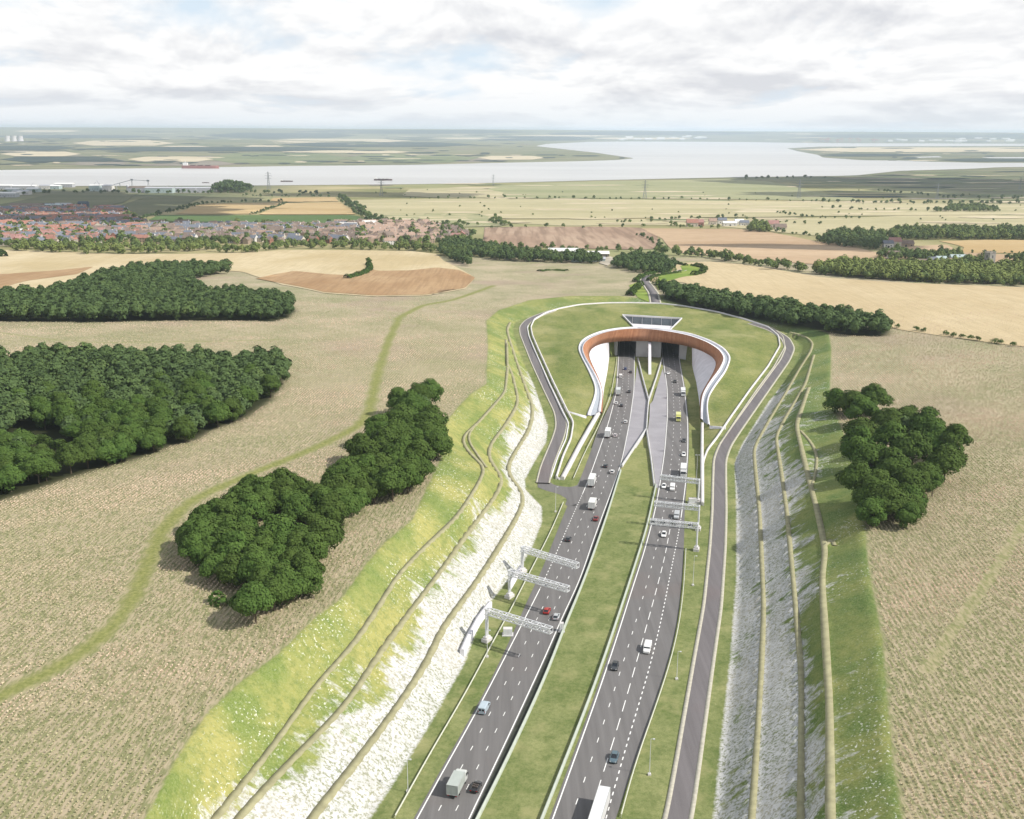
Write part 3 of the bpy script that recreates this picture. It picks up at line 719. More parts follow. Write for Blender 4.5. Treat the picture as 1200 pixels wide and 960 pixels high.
# wing slopes in pale concrete
def ruled(name, A, B, m, n=40):
    A = resamp(A, n); B = resamp(B, n); rows = [lerp(A, B, t) for t in np.linspace(0, 1, 8)]
    me = grid_mesh(name, rows); me.polygons.foreach_set('use_smooth', np.ones(len(me.polygons), bool)); return to_local(link(name, me, m))
def part_of(line, u0, u1, vmin, vmax): pass
li = rb_s[:, 1]
iL = [i for i in range(NL) if rb_s[i, 0] < P(712, 402, 6)[0] and i < NL // 2]
iR = [i for i in range(NL) if rb_s[i, 0] > P(811, 408, 6)[0] or (i > NL * .62 and rb_s[i, 0] > P(809, 408, 6)[0])]
AL = np.vstack([rb_s[iL], P(713.5, 401.2, 6.3)[None]]); BL = mk([(707,463),(707.5,457),(709.5,448),(712,434),(714,418.5)])
AR = np.vstack([P(811, 407.4, 6.3)[None], rb_s[iR]]); BR = mk([(811,428),(813,437),(816,448),(818.5,464),(820.5,480),(822,494)])
w1 = ruled('wing_wall', AL, BL, lilac_conc); w1['label'] = 'sunlit white sloping side wall'
w2 = ruled('wing_wall', AR, BR, lilac_conc); w2['label'] = 'shaded blue grey sloping side wall'
# headwalls, tunnels, soffit
HB = 5.0
def hp(u, v): p = P(u, v); p[1] += HB; return p
hw = [hp(713, 418), hp(724.3, 418.3), hp(746, 419.6), hp(775.6, 420.6), hp(796.8, 422), hp(813, 424.5)]
hw[0][1] += 0; ztop = 6.25; zbot = -7.0
bm = bmesh.new()
def wallq(bm, a, b, z0, z1, flip=False):
    vs = [bm.verts.new((a[0], a[1], z0)), bm.verts.new((b[0], b[1], z0)), bm.verts.new((b[0], b[1], z1)), bm.verts.new((a[0], a[1], z1))]
    bm.faces.new(vs[::-1] if flip else vs)
for a, b in ((0, 1), (2, 3), (4, 5)): wallq(bm, hw[a], hw[b], zbot, ztop)
wallq(bm, hw[1], hw[2], 5.0, ztop); wallq(bm, hw[3], hw[4], 5.0, ztop)
# returns joining the headwall to the wing slopes
wallq(bm, P(713.8, 418.5), hw[0], zbot, ztop); wallq(bm, hw[5], P(811, 428), zbot, ztop)
to_local(obj('headwall', bm, concrete))
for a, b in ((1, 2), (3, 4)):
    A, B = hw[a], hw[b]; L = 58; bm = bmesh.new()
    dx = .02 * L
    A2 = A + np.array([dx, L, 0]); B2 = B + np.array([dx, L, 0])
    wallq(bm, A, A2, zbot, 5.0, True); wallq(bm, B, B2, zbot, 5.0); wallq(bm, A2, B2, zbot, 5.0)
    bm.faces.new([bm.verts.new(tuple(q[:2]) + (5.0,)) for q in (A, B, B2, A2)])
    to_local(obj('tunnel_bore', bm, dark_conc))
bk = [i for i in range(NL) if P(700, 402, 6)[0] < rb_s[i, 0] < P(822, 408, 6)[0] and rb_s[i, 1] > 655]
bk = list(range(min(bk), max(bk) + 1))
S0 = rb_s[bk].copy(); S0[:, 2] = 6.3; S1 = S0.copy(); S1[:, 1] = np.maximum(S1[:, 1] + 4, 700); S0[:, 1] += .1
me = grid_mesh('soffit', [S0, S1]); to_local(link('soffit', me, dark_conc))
# wedge shaped fin between the two openings
bm = bmesh.new(); a = hp(761.8, 420); b = P(761.6, 439)
rings = []
for p, z1 in ((a, 6.1), (b, -4.0)):
    rings.append([(p[0] - .85, p[1], -6.5), (p[0] + .85, p[1], -6.5), (p[0] + .85, p[1], z1), (p[0] - .85, p[1], z1)])
loft(bm, rings); fn = to_local(obj('fin_wall', bm, lilac_conc))
# recess: sloping floor, side walls, glazing with mullions, coping
fl = [rtop[0].copy(), rtop[1].copy(), rtop[2].copy(), rtop[3].copy()]
fl[0][2] = 9.7; fl[1][2] = 9.5; fl[2][2] = 14.0; fl[3][2] = 14.0
bm = bmesh.new(); bm.faces.new([bm.verts.new(tuple(q)) for q in (fl[3], fl[2], fl[1], fl[0])])
to_local(obj('recess_floor', bm, lilac_conc))
for i, j in ((0, 3), (1, 2)):
    bm = bmesh.new()
    vs = [fl[i], fl[j], rtop[j] + np.array([0, 0, .5]), rtop[i] + np.array([0, 0, .5])]; bm.faces.new([bm.verts.new(tuple(q)) for q in vs])
    to_local(obj('recess_wall', bm, concrete))
wn = empty('window', (0, 0, 0)); wn.parent = portal
def place_win(o): o.data.transform(Matrix.Translation(-portal.location)); o.parent = wn; return o
bm = bmesh.new(); a, b = rtop[0], rtop[1]
vs = [(a[0], a[1], 9.6), (b[0], b[1], 9.4), (b[0], b[1], b[2] - .3), (a[0], a[1], a[2] - .3)]; bm.faces.new([bm.verts.new(q) for q in vs])
gl_m = simple('portal_glazing', (.10, .125, .14), .15, var=.3, scale=.25, spec=.5)
place_win(obj('pane', bm, gl_m))
bm = bmesh.new()
for t in np.linspace(0.01, .99, 7):
    p = lerp(a, b, t); box(bm, p[0] - .09, p[0] + .09, p[1] - .25, p[1] - .05, 9.5, p[2])
    
bar(bm, (a[0], a[1] - .2, a[2] - .1), (b[0], b[1] - .2, b[2] - .1), .28); place_win(obj('frame', bm, pale_conc))
bm = bmesh.new()
for i, j in ((0, 1), (0, 3), (1, 2)):
    p, q = rtop[i] + np.array([0, 0, .55]), rtop[j] + np.array([0, 0, .55]); bar(bm, p, q, .42)
to_local(obj('coping', bm, lilac_conc))
# low walls --------------------------------------------------------
def wall_line(name, line, wdt, hgt, m, label, cat='wall', group=None, base=None, depth=1.0):
    l = line.copy(); n = normals2(l); rows = []
    for dx, dz in ((-wdt / 2, -depth), (-wdt / 2, hgt), (wdt / 2, hgt), (wdt / 2, -depth)):
        r_ = l.copy(); r_[:, :2] += n * dx; r_[:, 2] += dz; rows.append(r_)
    me = grid_mesh(name, rows); bm = bmesh.new(); bm.from_mesh(me); bm.verts.ensure_lookup_table()
    k = len(l)
    for e in (0, k - 1): bm.faces.new([bm.verts[e + r_ * k] for r_ in range(4)])
    bmesh.ops.recalc_face_normals(bm, faces=bm.faces)
    c = l.mean(0); bmesh.ops.translate(bm, verts=bm.verts, vec=(-c[0], -c[1], -c[2]))
    o = obj(name, bm, m); o.location = c; return tag(o, label, cat, group)
wall_line('perimeter_wall', up(LINES['mo'], .0), .7, .9, pale_conc, 'thin pale kerb wall ringing the grass roof of the portal')
LO = offset_line(LINES['mo'], 0)
_il = [i for i in range(len(LINES['mo']) // 3) if LINES['mo'][i, 1] < 745]
wall_line('gutter_wall', offset_line(LINES['mo'][_il], -2.3, -.1), .5, .35, lilac_conc, 'low white kerb outside the left part of the perimeter wall')
_ir = [i for i in range(len(LINES['mo']) // 2, len(LINES['mo'])) if 470 < LINES['mo'][i, 1] < 735]
wall_line('gutter_wall', offset_line(LINES['mo'][_ir], -3.0, -.1), .7, .3, kerb_m, 'low stone kerb between right service road and perimeter wall')
sl = lambda pts, st=3: smooth_line(mk(pts), st, 1)
wall_line('retaining_wall', sl([(703,481,1.2),(692,500,.9),(680,521,.6),(659,561,.1)]), 1.5, .9, pale_conc, 'wide pale wall top running down from the left tip of the parapet')
wall_line('retaining_wall', sl([(823,498,.4),(822.6,545,.1),(823,592,-.1)]), 1.3, 1.3, pale_conc, 'grey blue wall along the right verge below the parapet tip')
wall_line('cross_wall', sl([(665,483,4.3),(675,486,3.4),(687,489,2.4)]), .7, .6, lilac_conc, 'short white wall linking left perimeter wall to parapet tip')
wall_line('cross_wall', sl([(832,500.5,1.8),(850,502,3.0)]), .7, .6, lilac_conc, 'short pale wall linking right parapet tip to perimeter wall')
wall_line('end_wall', sl([(652,560),(655,562.5),(659,561)], 2), .6, .8, pale_conc, 'small pale wall closing the left retaining walls at their foot')
V = [('divider_wall', [(747.5,421),(753,444),(760,470)], 'dark thin wall on left side of the upper green triangle'),
     ('divider_wall', [(776,421),(769,444),(760,470)], 'dark thin wall on right side of the upper green triangle'),
     ('divider_wall', [(760,470),(758.5,488),(757.6,504)], 'short wall between the two paved areas of the median'),
     ('divider_wall', [(757.6,504),(743,526),(728.5,548)], 'wall from paving point down to left carriageway barrier'),
     ('divider_wall', [(757.6,504),(763,540),(766.5,570)], 'wall from paving point down to right carriageway barrier')]
for nm, pts, lb in V: wall_line(nm, sl(pts), .6, 1.25, concrete, lb, group='walls crossing the median before the portal')
sheet('paving', mk([(743.8,452),(741,476),(736,506),(730,540),(731,545),(744,524),(756.6,504),(758.6,488),(758.8,471),(753,452),(746.5,428)]), pave_m, .012, 5, 3, zfun=lambda x, y: np.array([zr(q) for q in y]) + 0)
sheet('paving', mk([(780.6,448),(781.4,470),(781,492),(778.5,524),(774,556),(771,572),(768.6,573),(765.5,545),(761,518),(759.3,504),(761.2,488),(761.6,474),(765,470),(776.5,432)]), pave_m, .012, 5, 3, zfun=lambda x, y: np.array([zr(q) for q in y]) + 0)
# white retaining wall at the foot of the chalk
wall_line('retaining_wall', sl([(541.5,770),(549,753),(561,731),(574.5,713)], 2), 1.2, 2.3, lilac_conc, 'white retaining wall at foot of the chalk by lowest left gantry')
wall_line('retaining_wall', sl([(597,691),(604,679),(610.5,669)], 2), 1.0, 1.9, lilac_conc, 'small white retaining wall at chalk foot by topmost left gantry')
# barriers ----------------------------------------------------------
def barrier(line, y0, y1, label, name='safety_barrier', dx=0, h=.95):
    l = line.pts(y0, y1, 4.0, dx); n = normals2(l); rows = []
    for a, dz in ((-.36, -.2), (-.30, .25), (-.13, h), (.13, h), (.30, .25), (.36, -.2)):
        r_ = l.copy(); r_[:, :2] += n * a; r_[:, 2] += dz; rows.append(r_)
    me = grid_mesh(name, rows); c = l.mean(0); me.transform(Matrix.Translation((-c[0], -c[1], -c[2])))
    o = link(name, me, barrier_m); o.location = c; return tag(o, label, 'barrier', 'long barriers beside the carriageways')
barrier(LB, 150, Yv(550), 'pale green barrier between left carriageway and central grass')
barrier(RBL, 150, Yv(570), 'pale green barrier between central grass and right carriageway', dx=.5)
edge_strip_m = simple('edge_strip_dark', (.045, .05, .04), .9, var=.2)  # dark tone of the strip between edge line and barrier
strip('dark_edge_strip', LR.pts(150, Yv(545), dx=.45), LB.pts(150, Yv(545), dx=-.35), edge_strip_m, .012)
def rail(pts, label, y1=None):
    x = XL(pts); l = x.pts(max(150, x.ys[0] - (45 if pts[-1][1] > 930 else 0)), x.ys[-1], 4.0)
    c = l.mean(0); root = empty('guard_rail', tuple(c)); tag(root, label, 'guard rail', 'steel guard rails on the outer verges')
    n = normals2(l); rows = []
    for a, dz in ((-.06, .45), (-.16, .55), (-.1, .62), (-.16, .7), (-.06, .8), (.1, .8), (.1, .45)):
        r_ = l.copy(); r_[:, :2] += n * a; r_[:, 2] += dz; rows.append(r_ - c)
    link('rail', grid_mesh('rail', rows), rail_m, root)
    bm = bmesh.new()
    for p in l - c: box(bm, p[0] - .06, p[0] + .06, p[1] - .06, p[1] + .06, p[2] - .2, p[2] + .5)
    o = obj('posts', bm, rail_m, root); o['kind'] = 'stuff'
rail_m = simple('rail_steel', (.62, .63, .52), .5, metal=.2, var=.05)
rail([(463,959),(492,908),(506,880),(540,826),(570,768),(598,718),(617,680),(646,624),(662,586)], 'thin pale rail on left verge from photo bottom up to the side road')
rail([(672,562),(686,530),(702,500),(716,464),(722,430),(723,419)], 'thin pale rail on left verge above the side road up to the tunnel')
rail([(728,958),(740,908),(757,862),(772,820),(787,774),(796,735),(801.5,690),(804,640)], 'thin rail along the outer edge of the right carriageway')

# ================================================================ far land
def fpoly(pts): return hits(pts)
straw = field_mat('straw', (.46, .36, .21), (.56, .465, .30), .006, (R(20), .5, .25), (1, .4))
straw_l = field_mat('straw_left', (.47, .38, .22), (.60, .51, .34), .008, (R(70), .35, .2), (1, .5))
brownf = field_mat('brown_soil', (.34, .215, .115), (.44, .31, .18), .010, (R(62), .35, .45), (1, .6))
plough = field_mat('ploughed', (.33, .23, .165), (.43, .32, .235), .008, (R(8), .11, .85), (1, .5))
tan = field_mat('tan_soil', (.38, .265, .165), (.50, .375, .25), .0045, None, (.35, 1.4))
orange = field_mat('ripe_crop', (.42, .30, .15), (.49, .37, .20), .006, None, (.5, 1))
greenf = field_mat('green_field', (.085, .14, .05), (.11, .17, .06), .006, None, (.5, 1))
shadowf = field_mat('cloud_shaded_pasture', (.14, .15, .085), (.19, .19, .11), .005, None, (.4, 1.3))  # pasture darkened: cloud shadow is put into its colour
palem = field_mat('pale_marsh', (.38, .35, .205), (.49, .435, .275), .0035, None, (.3, 1.6))
greenm = field_mat('green_marsh', (.26, .275, .145), (.35, .34, .20), .0035, None, (.3, 1.6))
lawn = field_mat('bank_grass', (.16, .24, .045), (.27, .32, .08), .03)
dust = simple('dusty_yard', (.40, .36, .29), .9, var=.15, scale=.05)
fields = [
 (straw_l, [(-90,291),(0,293),(60,295),(150,298),(210,298),(270,297),(330,293.5),(420,293.5),(480,294.5),(512,298),(520,306),(540,316),(557,326),(545,339),(500,347),(440,348),(380,344),(330,334),(285,319),(240,316),(187,318),(143,323),(110,333),(72,343),(40,350),(-90,347)], .35),
 (brownf, [(300,327),(322,322),(345,318),(385,322),(408,323),(428,315),(445,318),(480,317.5),(512,314),(538,317),(557,326),(545,338),(500,346),(440,347),(380,343),(332,333)], .5),
 (brownf, [(-90,318),(0,322),(60,318),(110,313),(90,322),(30,330),(-20,345),(-90,345)], .5),
 (plough, [(568,267),(620,266),(700,266),(750,267),(768,276),(782,292),(730,293),(660,291),(600,290),(566,285)], .6),
 (tan, [(750,268),(800,268.5),(860,268.5),(905,273),(960,284),(1000,289),(1030,297),(1046,306),(1010,310),(960,311),(900,306),(840,301),(790,296),(776,280)], .6),
 (straw, [(792,309),(830,307),(870,310),(960,325),(1040,331),(1100,333.5),(1290,341),(1290,415),(1200,407),(1130,398),(1060,388),(960,367),(880,352),(830,342),(800,331),(770,331),(745,328)], .35),
 (orange, [(1100,283),(1160,281.5),(1290,282),(1290,297),(1180,297),(1126,297),(1130,290)], .6),
 (tan, [(1060,290),(1110,287),(1124,296),(1180,299),(1290,299),(1290,312),(1180,309),(1100,303),(1040,305)], .55),
 (tan, [(1000,311),(1040,306),(1055,309),(1045,320),(1000,316)], .55),
 (palem, [(420,257.5),(520,258),(640,258),(760,257),(900,256.5),(1010,255),(1100,251),(1290,254),(1290,272),(1100,272),(1030,275),(960,277),(900,271),(840,265),(745,264),(660,265),(600,262),(560,259)], .5),
 (greenm, [(440,251),(560,251),(600,262),(585,266),(520,267),(470,262)], .65),
 (palem, [(408,235),(560,233),(700,234),(850,236),(960,237),(1100,239),(1290,240),(1290,251),(1010,253.5),(900,255),(760,256),(640,257),(520,257),(428,256)], .65),
 (greenm, [(580,218),(700,213),(850,210.5),(900,213),(930,219),(960,226),(1000,232),(1010,236),(960,235.5),(860,234),(700,233),(600,233),(560,228)], .6),
 (palem, [(480,222),(560,220),(590,226),(590,232),(520,232.5),(470,230)], .65),
 (orange, [(320,232.5),(355,232),(393,231.6),(397,236.6),(335,237.3),(316,236)], .6),
 (orange, [(212,249),(228,241),(245,239),(280,238.5),(318,238),(334,238),(296,251.3),(230,251.5),(205,251)], .6),
 (orange, [(336,238.6),(370,238),(398,237.4),(412,246),(417,251.8),(350,252),(302,252)], .6),
 (greenf, [(186,252.6),(300,252.8),(415,252.8),(432,258),(415,262.5),(330,263),(250,262),(170,260.5)], .6),
 (shadowf, [(110,252),(145,240),(170,231),(205,230),(242,229.5),(225,237),(206,245),(180,252),(150,259),(120,257)], .6),
 (shadowf, [(-90,242),(0,240),(60,228),(120,226.5),(160,227.5),(145,238),(110,245),(0,243)], .55),
 (lawn, [(737,335),(742,341),(747,349),(762,355),(764,346),(758,337),(753,330),(747,331)], .35),
 (lawn, [(772,324),(790,320),(800,318),(797,312),(808,310),(822,313),(826,318),(818,323),(800,325),(780,331),(772,341),(768,334)], .5),
 (dust, [(706,303),(716,301),(722,306),(712,312),(702,309)], .6),
]
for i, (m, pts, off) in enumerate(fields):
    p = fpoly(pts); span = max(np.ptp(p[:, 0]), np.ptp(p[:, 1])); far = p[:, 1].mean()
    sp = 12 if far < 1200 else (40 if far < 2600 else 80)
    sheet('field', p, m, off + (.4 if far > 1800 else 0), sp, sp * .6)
# dark band of trees' ground and further shore patches
water_m = newmat('water'); _g = G(water_m)
_n = _g.noise(.0009, 5, _g.coord(.35, 1.8, 1), .6)
_g.color(_g.mix(_g.ramp(_n, .38, .62), (.42, .41, .39), (.52, .51, .49))); _g.b.inputs['Roughness'].default_value = .32; _g.b.inputs['Specular IOR Level'].default_value = .5
river = [(-190,222),(0,219.5),(80,218),(250,217.8),(480,216),(600,214),(700,211.3),(850,208),(960,206.5),(1000,206),(1055,200.2),(1140,197.8),(1170,196),(1350,194.5),(1350,190.5),(1150,191),(1100,189.8),(1010,187.8),(965,184.8),(958,181.5),(936,177.5),(922,174),(960,172),(1060,171.6),(1350,170.6),(1350,169),(960,167.8),(860,166.4),(740,165.8),(690,166.3),(640,168.8),(628,171.2),(650,173.8),(700,179.3),(728,183.5),(744,185.6),(722,187.6),(680,189),(600,190.6),(480,193.4),(340,194.6),(200,197),(60,198.5),(0,199.4),(-190,200.6)]
sheet('river', np.array([P(u, v, -19.3) for u, v in river]), water_m, 0, 400, 120, zfun=lambda x, y: np.full(len(x), -19.3))
for k_, pts in enumerate(([(1060,184.2),(1100,183.2),(1105,184.4),(1070,185)], [(1150,184.4),(1260,184),(1260,185.6),(1160,185.6)], [(1020,187.9),(1090,188.4),(1085,188.9),(1030,188.6)])):
    sheet('creek', np.array([P(u, v, -19.2) for u, v in pts]), water_m, 0, 400, 60, zfun=lambda x, y: np.full(len(x), -19.2))
# patchwork across the water: many long fields and dark woods in perspective
pm = {'far_straw': field_mat('far_straw', (.50, .43, .29), (.60, .52, .37), .002), 'far_green': field_mat('far_green', (.15, .18, .09), (.22, .24, .13), .002),
      'far_dark': field_mat('far_dark', (.035, .055, .05), (.06, .08, .065), .003), 'far_mud': field_mat('far_mud', (.22, .19, .15), (.28, .25, .20), .002)}
acc = {k: bmesh.new() for k in pm}
riv = np.array([P(u, v, -19.3)[:2] for u, v in river])
def patch(kind, u0, u1, v0, v1, seed, z=None):
    r_ = np.random.default_rng(seed); n = 5; pts = []
    for i in range(n + 1):
        u = u0 + (u1 - u0) * i / n; e = 1 - abs(2 * i / n - 1) ** 7; pts.append((u, (v0 + v1) / 2 + (v1 - v0) * .5 * e + r_.uniform(-.15, .15) + .05))
    for i in range(n, -1, -1):
        u = u0 + (u1 - u0) * i / n; e = 1 - abs(2 * i / n - 1) ** 7; pts.append((u, (v0 + v1) / 2 - (v1 - v0) * .5 * e + r_.uniform(-.15, .15) - .05))
    W = np.array([hit(u, v) for u, v in pts])
    if inpoly(W[:, 0], W[:, 1], riv).any(): return
    bm = acc[kind]; zo = {'far_straw': .9, 'far_green': .6, 'far_dark': 1.3, 'far_mud': .35}[kind]
    vs = [bm.verts.new((p[0], p[1], p[2] + zo + (p[1] / 9000) * .8 + r_.uniform(0, .2))) for p in W]
    try: bm.faces.new(vs)
    except Exception: pass
ex = [('far_straw',85,205,165,171),('far_straw',0,95,178,183.5),('far_straw',142,184,164.5,168.5),('far_straw',188,245,171.3,173.4),('far_straw',286,332,170.5,174),('far_straw',312,480,163,167.5),('far_straw',330,470,176.8,179.5),
      ('far_straw',400,480,177,179.8),('far_straw',560,640,183,187.5),('far_straw',15,95,152.5,155.3),('far_straw',150,250,184,190),('far_straw',500,620,161.5,163.4),('far_green',240,410,180,192),('far_mud',60,300,189,194.5),
      ('far_mud',-60,200,190,198),('far_green',400,560,181,191),('far_dark',90,420,172.5,177.5),('far_dark',330,560,167,172.5),('far_dark',-60,90,171,176.5),('far_dark',0,140,184,190),('far_dark',480,700,168,178),('far_dark',600,720,177,183.5),
      ('far_dark',240,420,156,162),('far_dark',340,620,152.6,157),('far_dark',0,180,158.5,162),('far_dark',640,900,154.5,158.5),('far_dark',560,700,160,165),('far_dark',940,1150,157.5,161.5),('far_dark',1100,1260,158,163),
      ('far_straw',930,1260,173,178.5),('far_mud',950,1260,178,184),('far_dark',960,1080,180.5,183.5),('far_dark',1100,1260,186,189.5),('far_mud',480,600,184,190),('far_straw',600,720,158.6,160.2),('far_straw',690,820,161.5,163.5)]
for i, e_ in enumerate(ex): patch(*e_, 100 + i)
for i in range(560):
    v = 154 + 40 * rng.random() ** 1.2; wd_ = rng.uniform(5, 45); u = rng.uniform(-60, 1260); th = rng.uniform(.3, .7) * (.5 + (v - 150) / 30)
    patch(rng.choice(['far_straw', 'far_green', 'far_dark', 'far_dark', 'far_mud', 'far_dark']), u, u + wd_, v, v + th, 500 + i)
# streaks of reed and scrub over the near marsh
for i in range(150):
    v = rng.uniform(201, 262); u = rng.uniform(430, 1240) if v > 214 else rng.uniform(940, 1240); wd_ = rng.uniform(15, 90); th = rng.uniform(.3, .9) * (1 + (v - 200) / 60)
    patch(rng.choice(['far_green', 'far_straw', 'far_mud', 'far_green'] if v < 236 else ['far_straw', 'far_straw', 'far_green']), u, u + wd_, v, v + th, 900 + i)
for i in range(26):
    v = rng.uniform(201, 234); u = rng.uniform(900, 1240); wd_ = rng.uniform(30, 110); patch(rng.choice(['far_mud', 'far_dark', 'far_green']), u, u + wd_, v, v + rng.uniform(.4, 1.3), 1300 + i)
for k, bm in acc.items():
    bmesh.ops.triangulate(bm, faces=bm.faces); bmesh.ops.recalc_face_normals(bm, faces=bm.faces)
    for f in bm.faces:
        if f.normal.z < 0: f.normal_flip()
    o = obj(k + 's' if k != 'far_mud' else 'mud_flats', bm, pm[k]); o['kind'] = 'structure'
# ================================================================ vegetation
def leaf_mat(name, a, b, c=None, instance=True):
    m = newmat(name); g = G(m)
    t = g.att('tint')
    k = g.mix(g.ramp(t, 0, 1), a, b)
    if instance:
        r_ = m.node_tree.nodes.new('ShaderNodeObjectInfo').outputs['Random']
        k = g.mix(g.math('MULTIPLY', r_, .55), k, c or tuple(x * .6 for x in a))
    g.color(k); g.b.inputs['Roughness'].default_value = .8; g.b.inputs['Specular IOR Level'].default_value = .05
    return m
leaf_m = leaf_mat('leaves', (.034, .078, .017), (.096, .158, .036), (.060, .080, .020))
bark = simple('bark', (.10, .08, .055), .9, var=.2, scale=2)
def crown_arrays(Rr, H, nleaf, ls, seed, zb=.18, nclump=26, flat=.8):
    """leaf-sized quads on many small clumps spread through the crown's volume"""
    r_ = np.random.default_rng(seed)
    cz = H * (zb + (1 - zb) * .5); rz = H * (1 - zb) * .5
    C = []
    for i in range(nclump):
        d = r_.normal(size=3); d /= np.linalg.norm(d); d[2] = abs(d[2]) * .9 - .25 if r_.random() < .75 else d[2]
        rr = r_.uniform(.50, .74); C.append((d[0] * Rr * rr, d[1] * Rr * rr, cz + d[2] * rz * rr * 1.05, r_.uniform(.30, .46) * Rr, r_.random()))
    C.append((0, 0, cz + rz * .55, .42 * Rr, .5)); C = np.array(C)
    w_ = C[:, 3] ** 2; k = r_.choice(len(C), nleaf, p=w_ / w_.sum())
    d = r_.normal(size=(nleaf, 3)); d /= np.linalg.norm(d, axis=1)[:, None]
    d[:, 2] = np.where((d[:, 2] < -.3) & (r_.random(nleaf) < .6), -d[:, 2], d[:, 2])
    p = C[k, :3] + d * C[k, 3:4] * r_.uniform(.75, 1.06, (nleaf, 1)) * np.array([1, 1, flat])
    out = p - np.array([0, 0, cz]); out /= np.linalg.norm(out, axis=1)[:, None] + 1e-6
    nrm = d * .8 + out * .5 + r_.normal(size=(nleaf, 3)) * .35 + np.array([0, 0, .25]); nrm /= np.linalg.norm(nrm, axis=1)[:, None]
    a = np.cross(nrm, r_.normal(size=(nleaf, 3))); a /= np.linalg.norm(a, axis=1)[:, None] + 1e-6; b = np.cross(nrm, a)
    s = ls * r_.uniform(.6, 1.25, (nleaf, 1)); a = a * s; b = b * s * .8
    V = np.stack([p - a, p - b * .8 + nrm * s * .1, p + a, p + b], 1).reshape(-1, 3); F = np.arange(nleaf * 4).reshape(-1, 4)
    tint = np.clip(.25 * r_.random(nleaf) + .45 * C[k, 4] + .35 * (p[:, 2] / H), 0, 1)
    return V, F, np.repeat(tint, 4)
def trunk_bm(H, r0, seed, zb=.18):
    r_ = random.Random(seed); bm = bmesh.new(); z1 = H * .55
    pts = [(0, 0, -.5), (r_.uniform(-.1, .1), r_.uniform(-.1, .1), H * zb), (r_.uniform(-.3, .3), r_.uniform(-.3, .3), z1)]
    bar(bm, pts[0], pts[1], (r0, r0 * .75), 7); bar(bm, pts[1], pts[2], (r0 * .75, r0 * .35), 7)
    for i in range(6):
        a = i * 1.05 + r_.uniform(-.3, .3); z = H * r_.uniform(zb, .42); L = H * r_.uniform(.22, .34)
        bar(bm, (0, 0, z), (math.cos(a) * L, math.sin(a) * L, z + L * .7), (r0 * .35, r0 * .1), 5)
    return bm
# prototypes about 11 m tall, crown about 10 m across
PROTO = []
for i in range(7):
    Rr, H = random.uniform(4.6, 5.6), random.uniform(10.5, 12.5)
    V, F, t = crown_arrays(Rr * 1.08, H, 7500, .36, 40 + i, zb=.03, nclump=random.randint(26, 38))
    me = mesh_arrays('crown', V, F); attr(me, 'tint', t); me.materials.append(leaf_m)
    bm = trunk_bm(H, .32, i, .1); mt = bpy.data.meshes.new('trunk'); bm.to_mesh(mt); bm.free(); mt.materials.append(bark)
    PROTO.append((me, mt, H, Rr))
LOD = [crown_arrays(5.0, 11.5, 900, .80, 80 + i, zb=.06, nclump=26) for i in range(6)]
FAR = [crown_arrays(5.0, 11.0, 130, 1.35, 90 + i, zb=.02, nclump=12) for i in range(6)]
FARY = [crown_arrays(5.0, 11.0, 320, .95, 190 + i, zb=.02, nclump=16) for i in range(6)]
def core_arrays(R_, H, seed):
    bm = bmesh.new(); bmesh.ops.create_icosphere(bm, subdivisions=2, radius=1); r_ = np.random.default_rng(seed)
    V = np.array([v.co[:] for v in bm.verts]); F = np.array([[v.index for v in f.verts] for f in bm.faces]); bm.free()
    V *= (1 + r_.uniform(-.18, .12, (len(V), 1))); V = V * np.array([R_ * .72, R_ * .72, H * .42]) + np.array([0, 0, H * .46]); return V, np.c_[F, F[:, 2]]
CORE = [core_arrays(5.0, 11.0, i) for i in range(4)]
trees = []          # (x, y, scale, wood, label)
def grid_fill(poly, step, jit, seed):
    r_ = np.random.default_rng(seed); mn, mx = poly[:, :2].min(0), poly[:, :2].max(0)
    X, Y = np.meshgrid(np.arange(mn[0], mx[0], step), np.arange(mn[1], mx[1], step * .9)); X = X + (np.arange(X.shape[0]) % 2 * step / 2)[:, None]
    X = X + r_.uniform(-jit, jit, X.shape); Y = Y + r_.uniform(-jit, jit, Y.shape); ok = inpoly(X, Y, poly); return X[ok], Y[ok]
def add_wood(poly, step, name, sc, labels, seed, skip=None):
    X, Y = grid_fill(poly, step, step * .28, seed)
    for x, y in zip(X, Y):
        if skip is not None and skip(x, y): continue
        s_ = rng.uniform(*sc); trees.append((x, y, s_, name, labels))
gl = hits([(10,508),(36,500),(66,510),(96,524),(98,538),(70,548),(44,544),(22,530)])
add_wood(woodB, 7.6, 'trees of the large left wood', (.78, 1.08), 'dark green broadleaf tree in the large left wood, among many like it', 1, lambda x, y: bool(inpoly(np.array([x]), np.array([y]), gl)[0]))
add_wood(woodA, 8.2, 'trees of the far left wood', (.8, 1.12), 'dark green broadleaf tree in the further left wood below the straw field', 2)
add_wood(lineE, 8.0, 'trees of the belt right of the portal', (.85, 1.2), 'dark green tree in the long belt between portal roof and straw field', 3)
def place_clump(px, gname, lab):
    for u, v, s_ in px:
        p = hit(u, v + s_ * .30); sc_ = (s_ / 1.0) / (FPX / np.linalg.norm(p - np.array([0, 0, HC]))) / 10.6
        trees.append((p[0], p[1], float(np.clip(sc_, .7, 1.35)), gname, lab(u, v)))
place_clump(clumpC_px, 'trees of the long clump left of the chalk', lambda u, v: 'dark round tree at the lower end of the long clump left of the chalk slope' if v > 640 else ('dark round tree in the middle of the long clump left of the chalk slope' if u < 412 else 'dark round tree in the upper part of the long clump left of the chalk slope'))
place_clump(clumpD_px, 'trees of the clump right of the cutting', lambda u, v: 'dark tree at the upper end of the clump right of the cutting' if u < 1015 and v < 520 else ('dark tree in the lower half of the clump right of the cutting' if v > 548 else 'dark tree in the middle of the clump right of the cutting'))
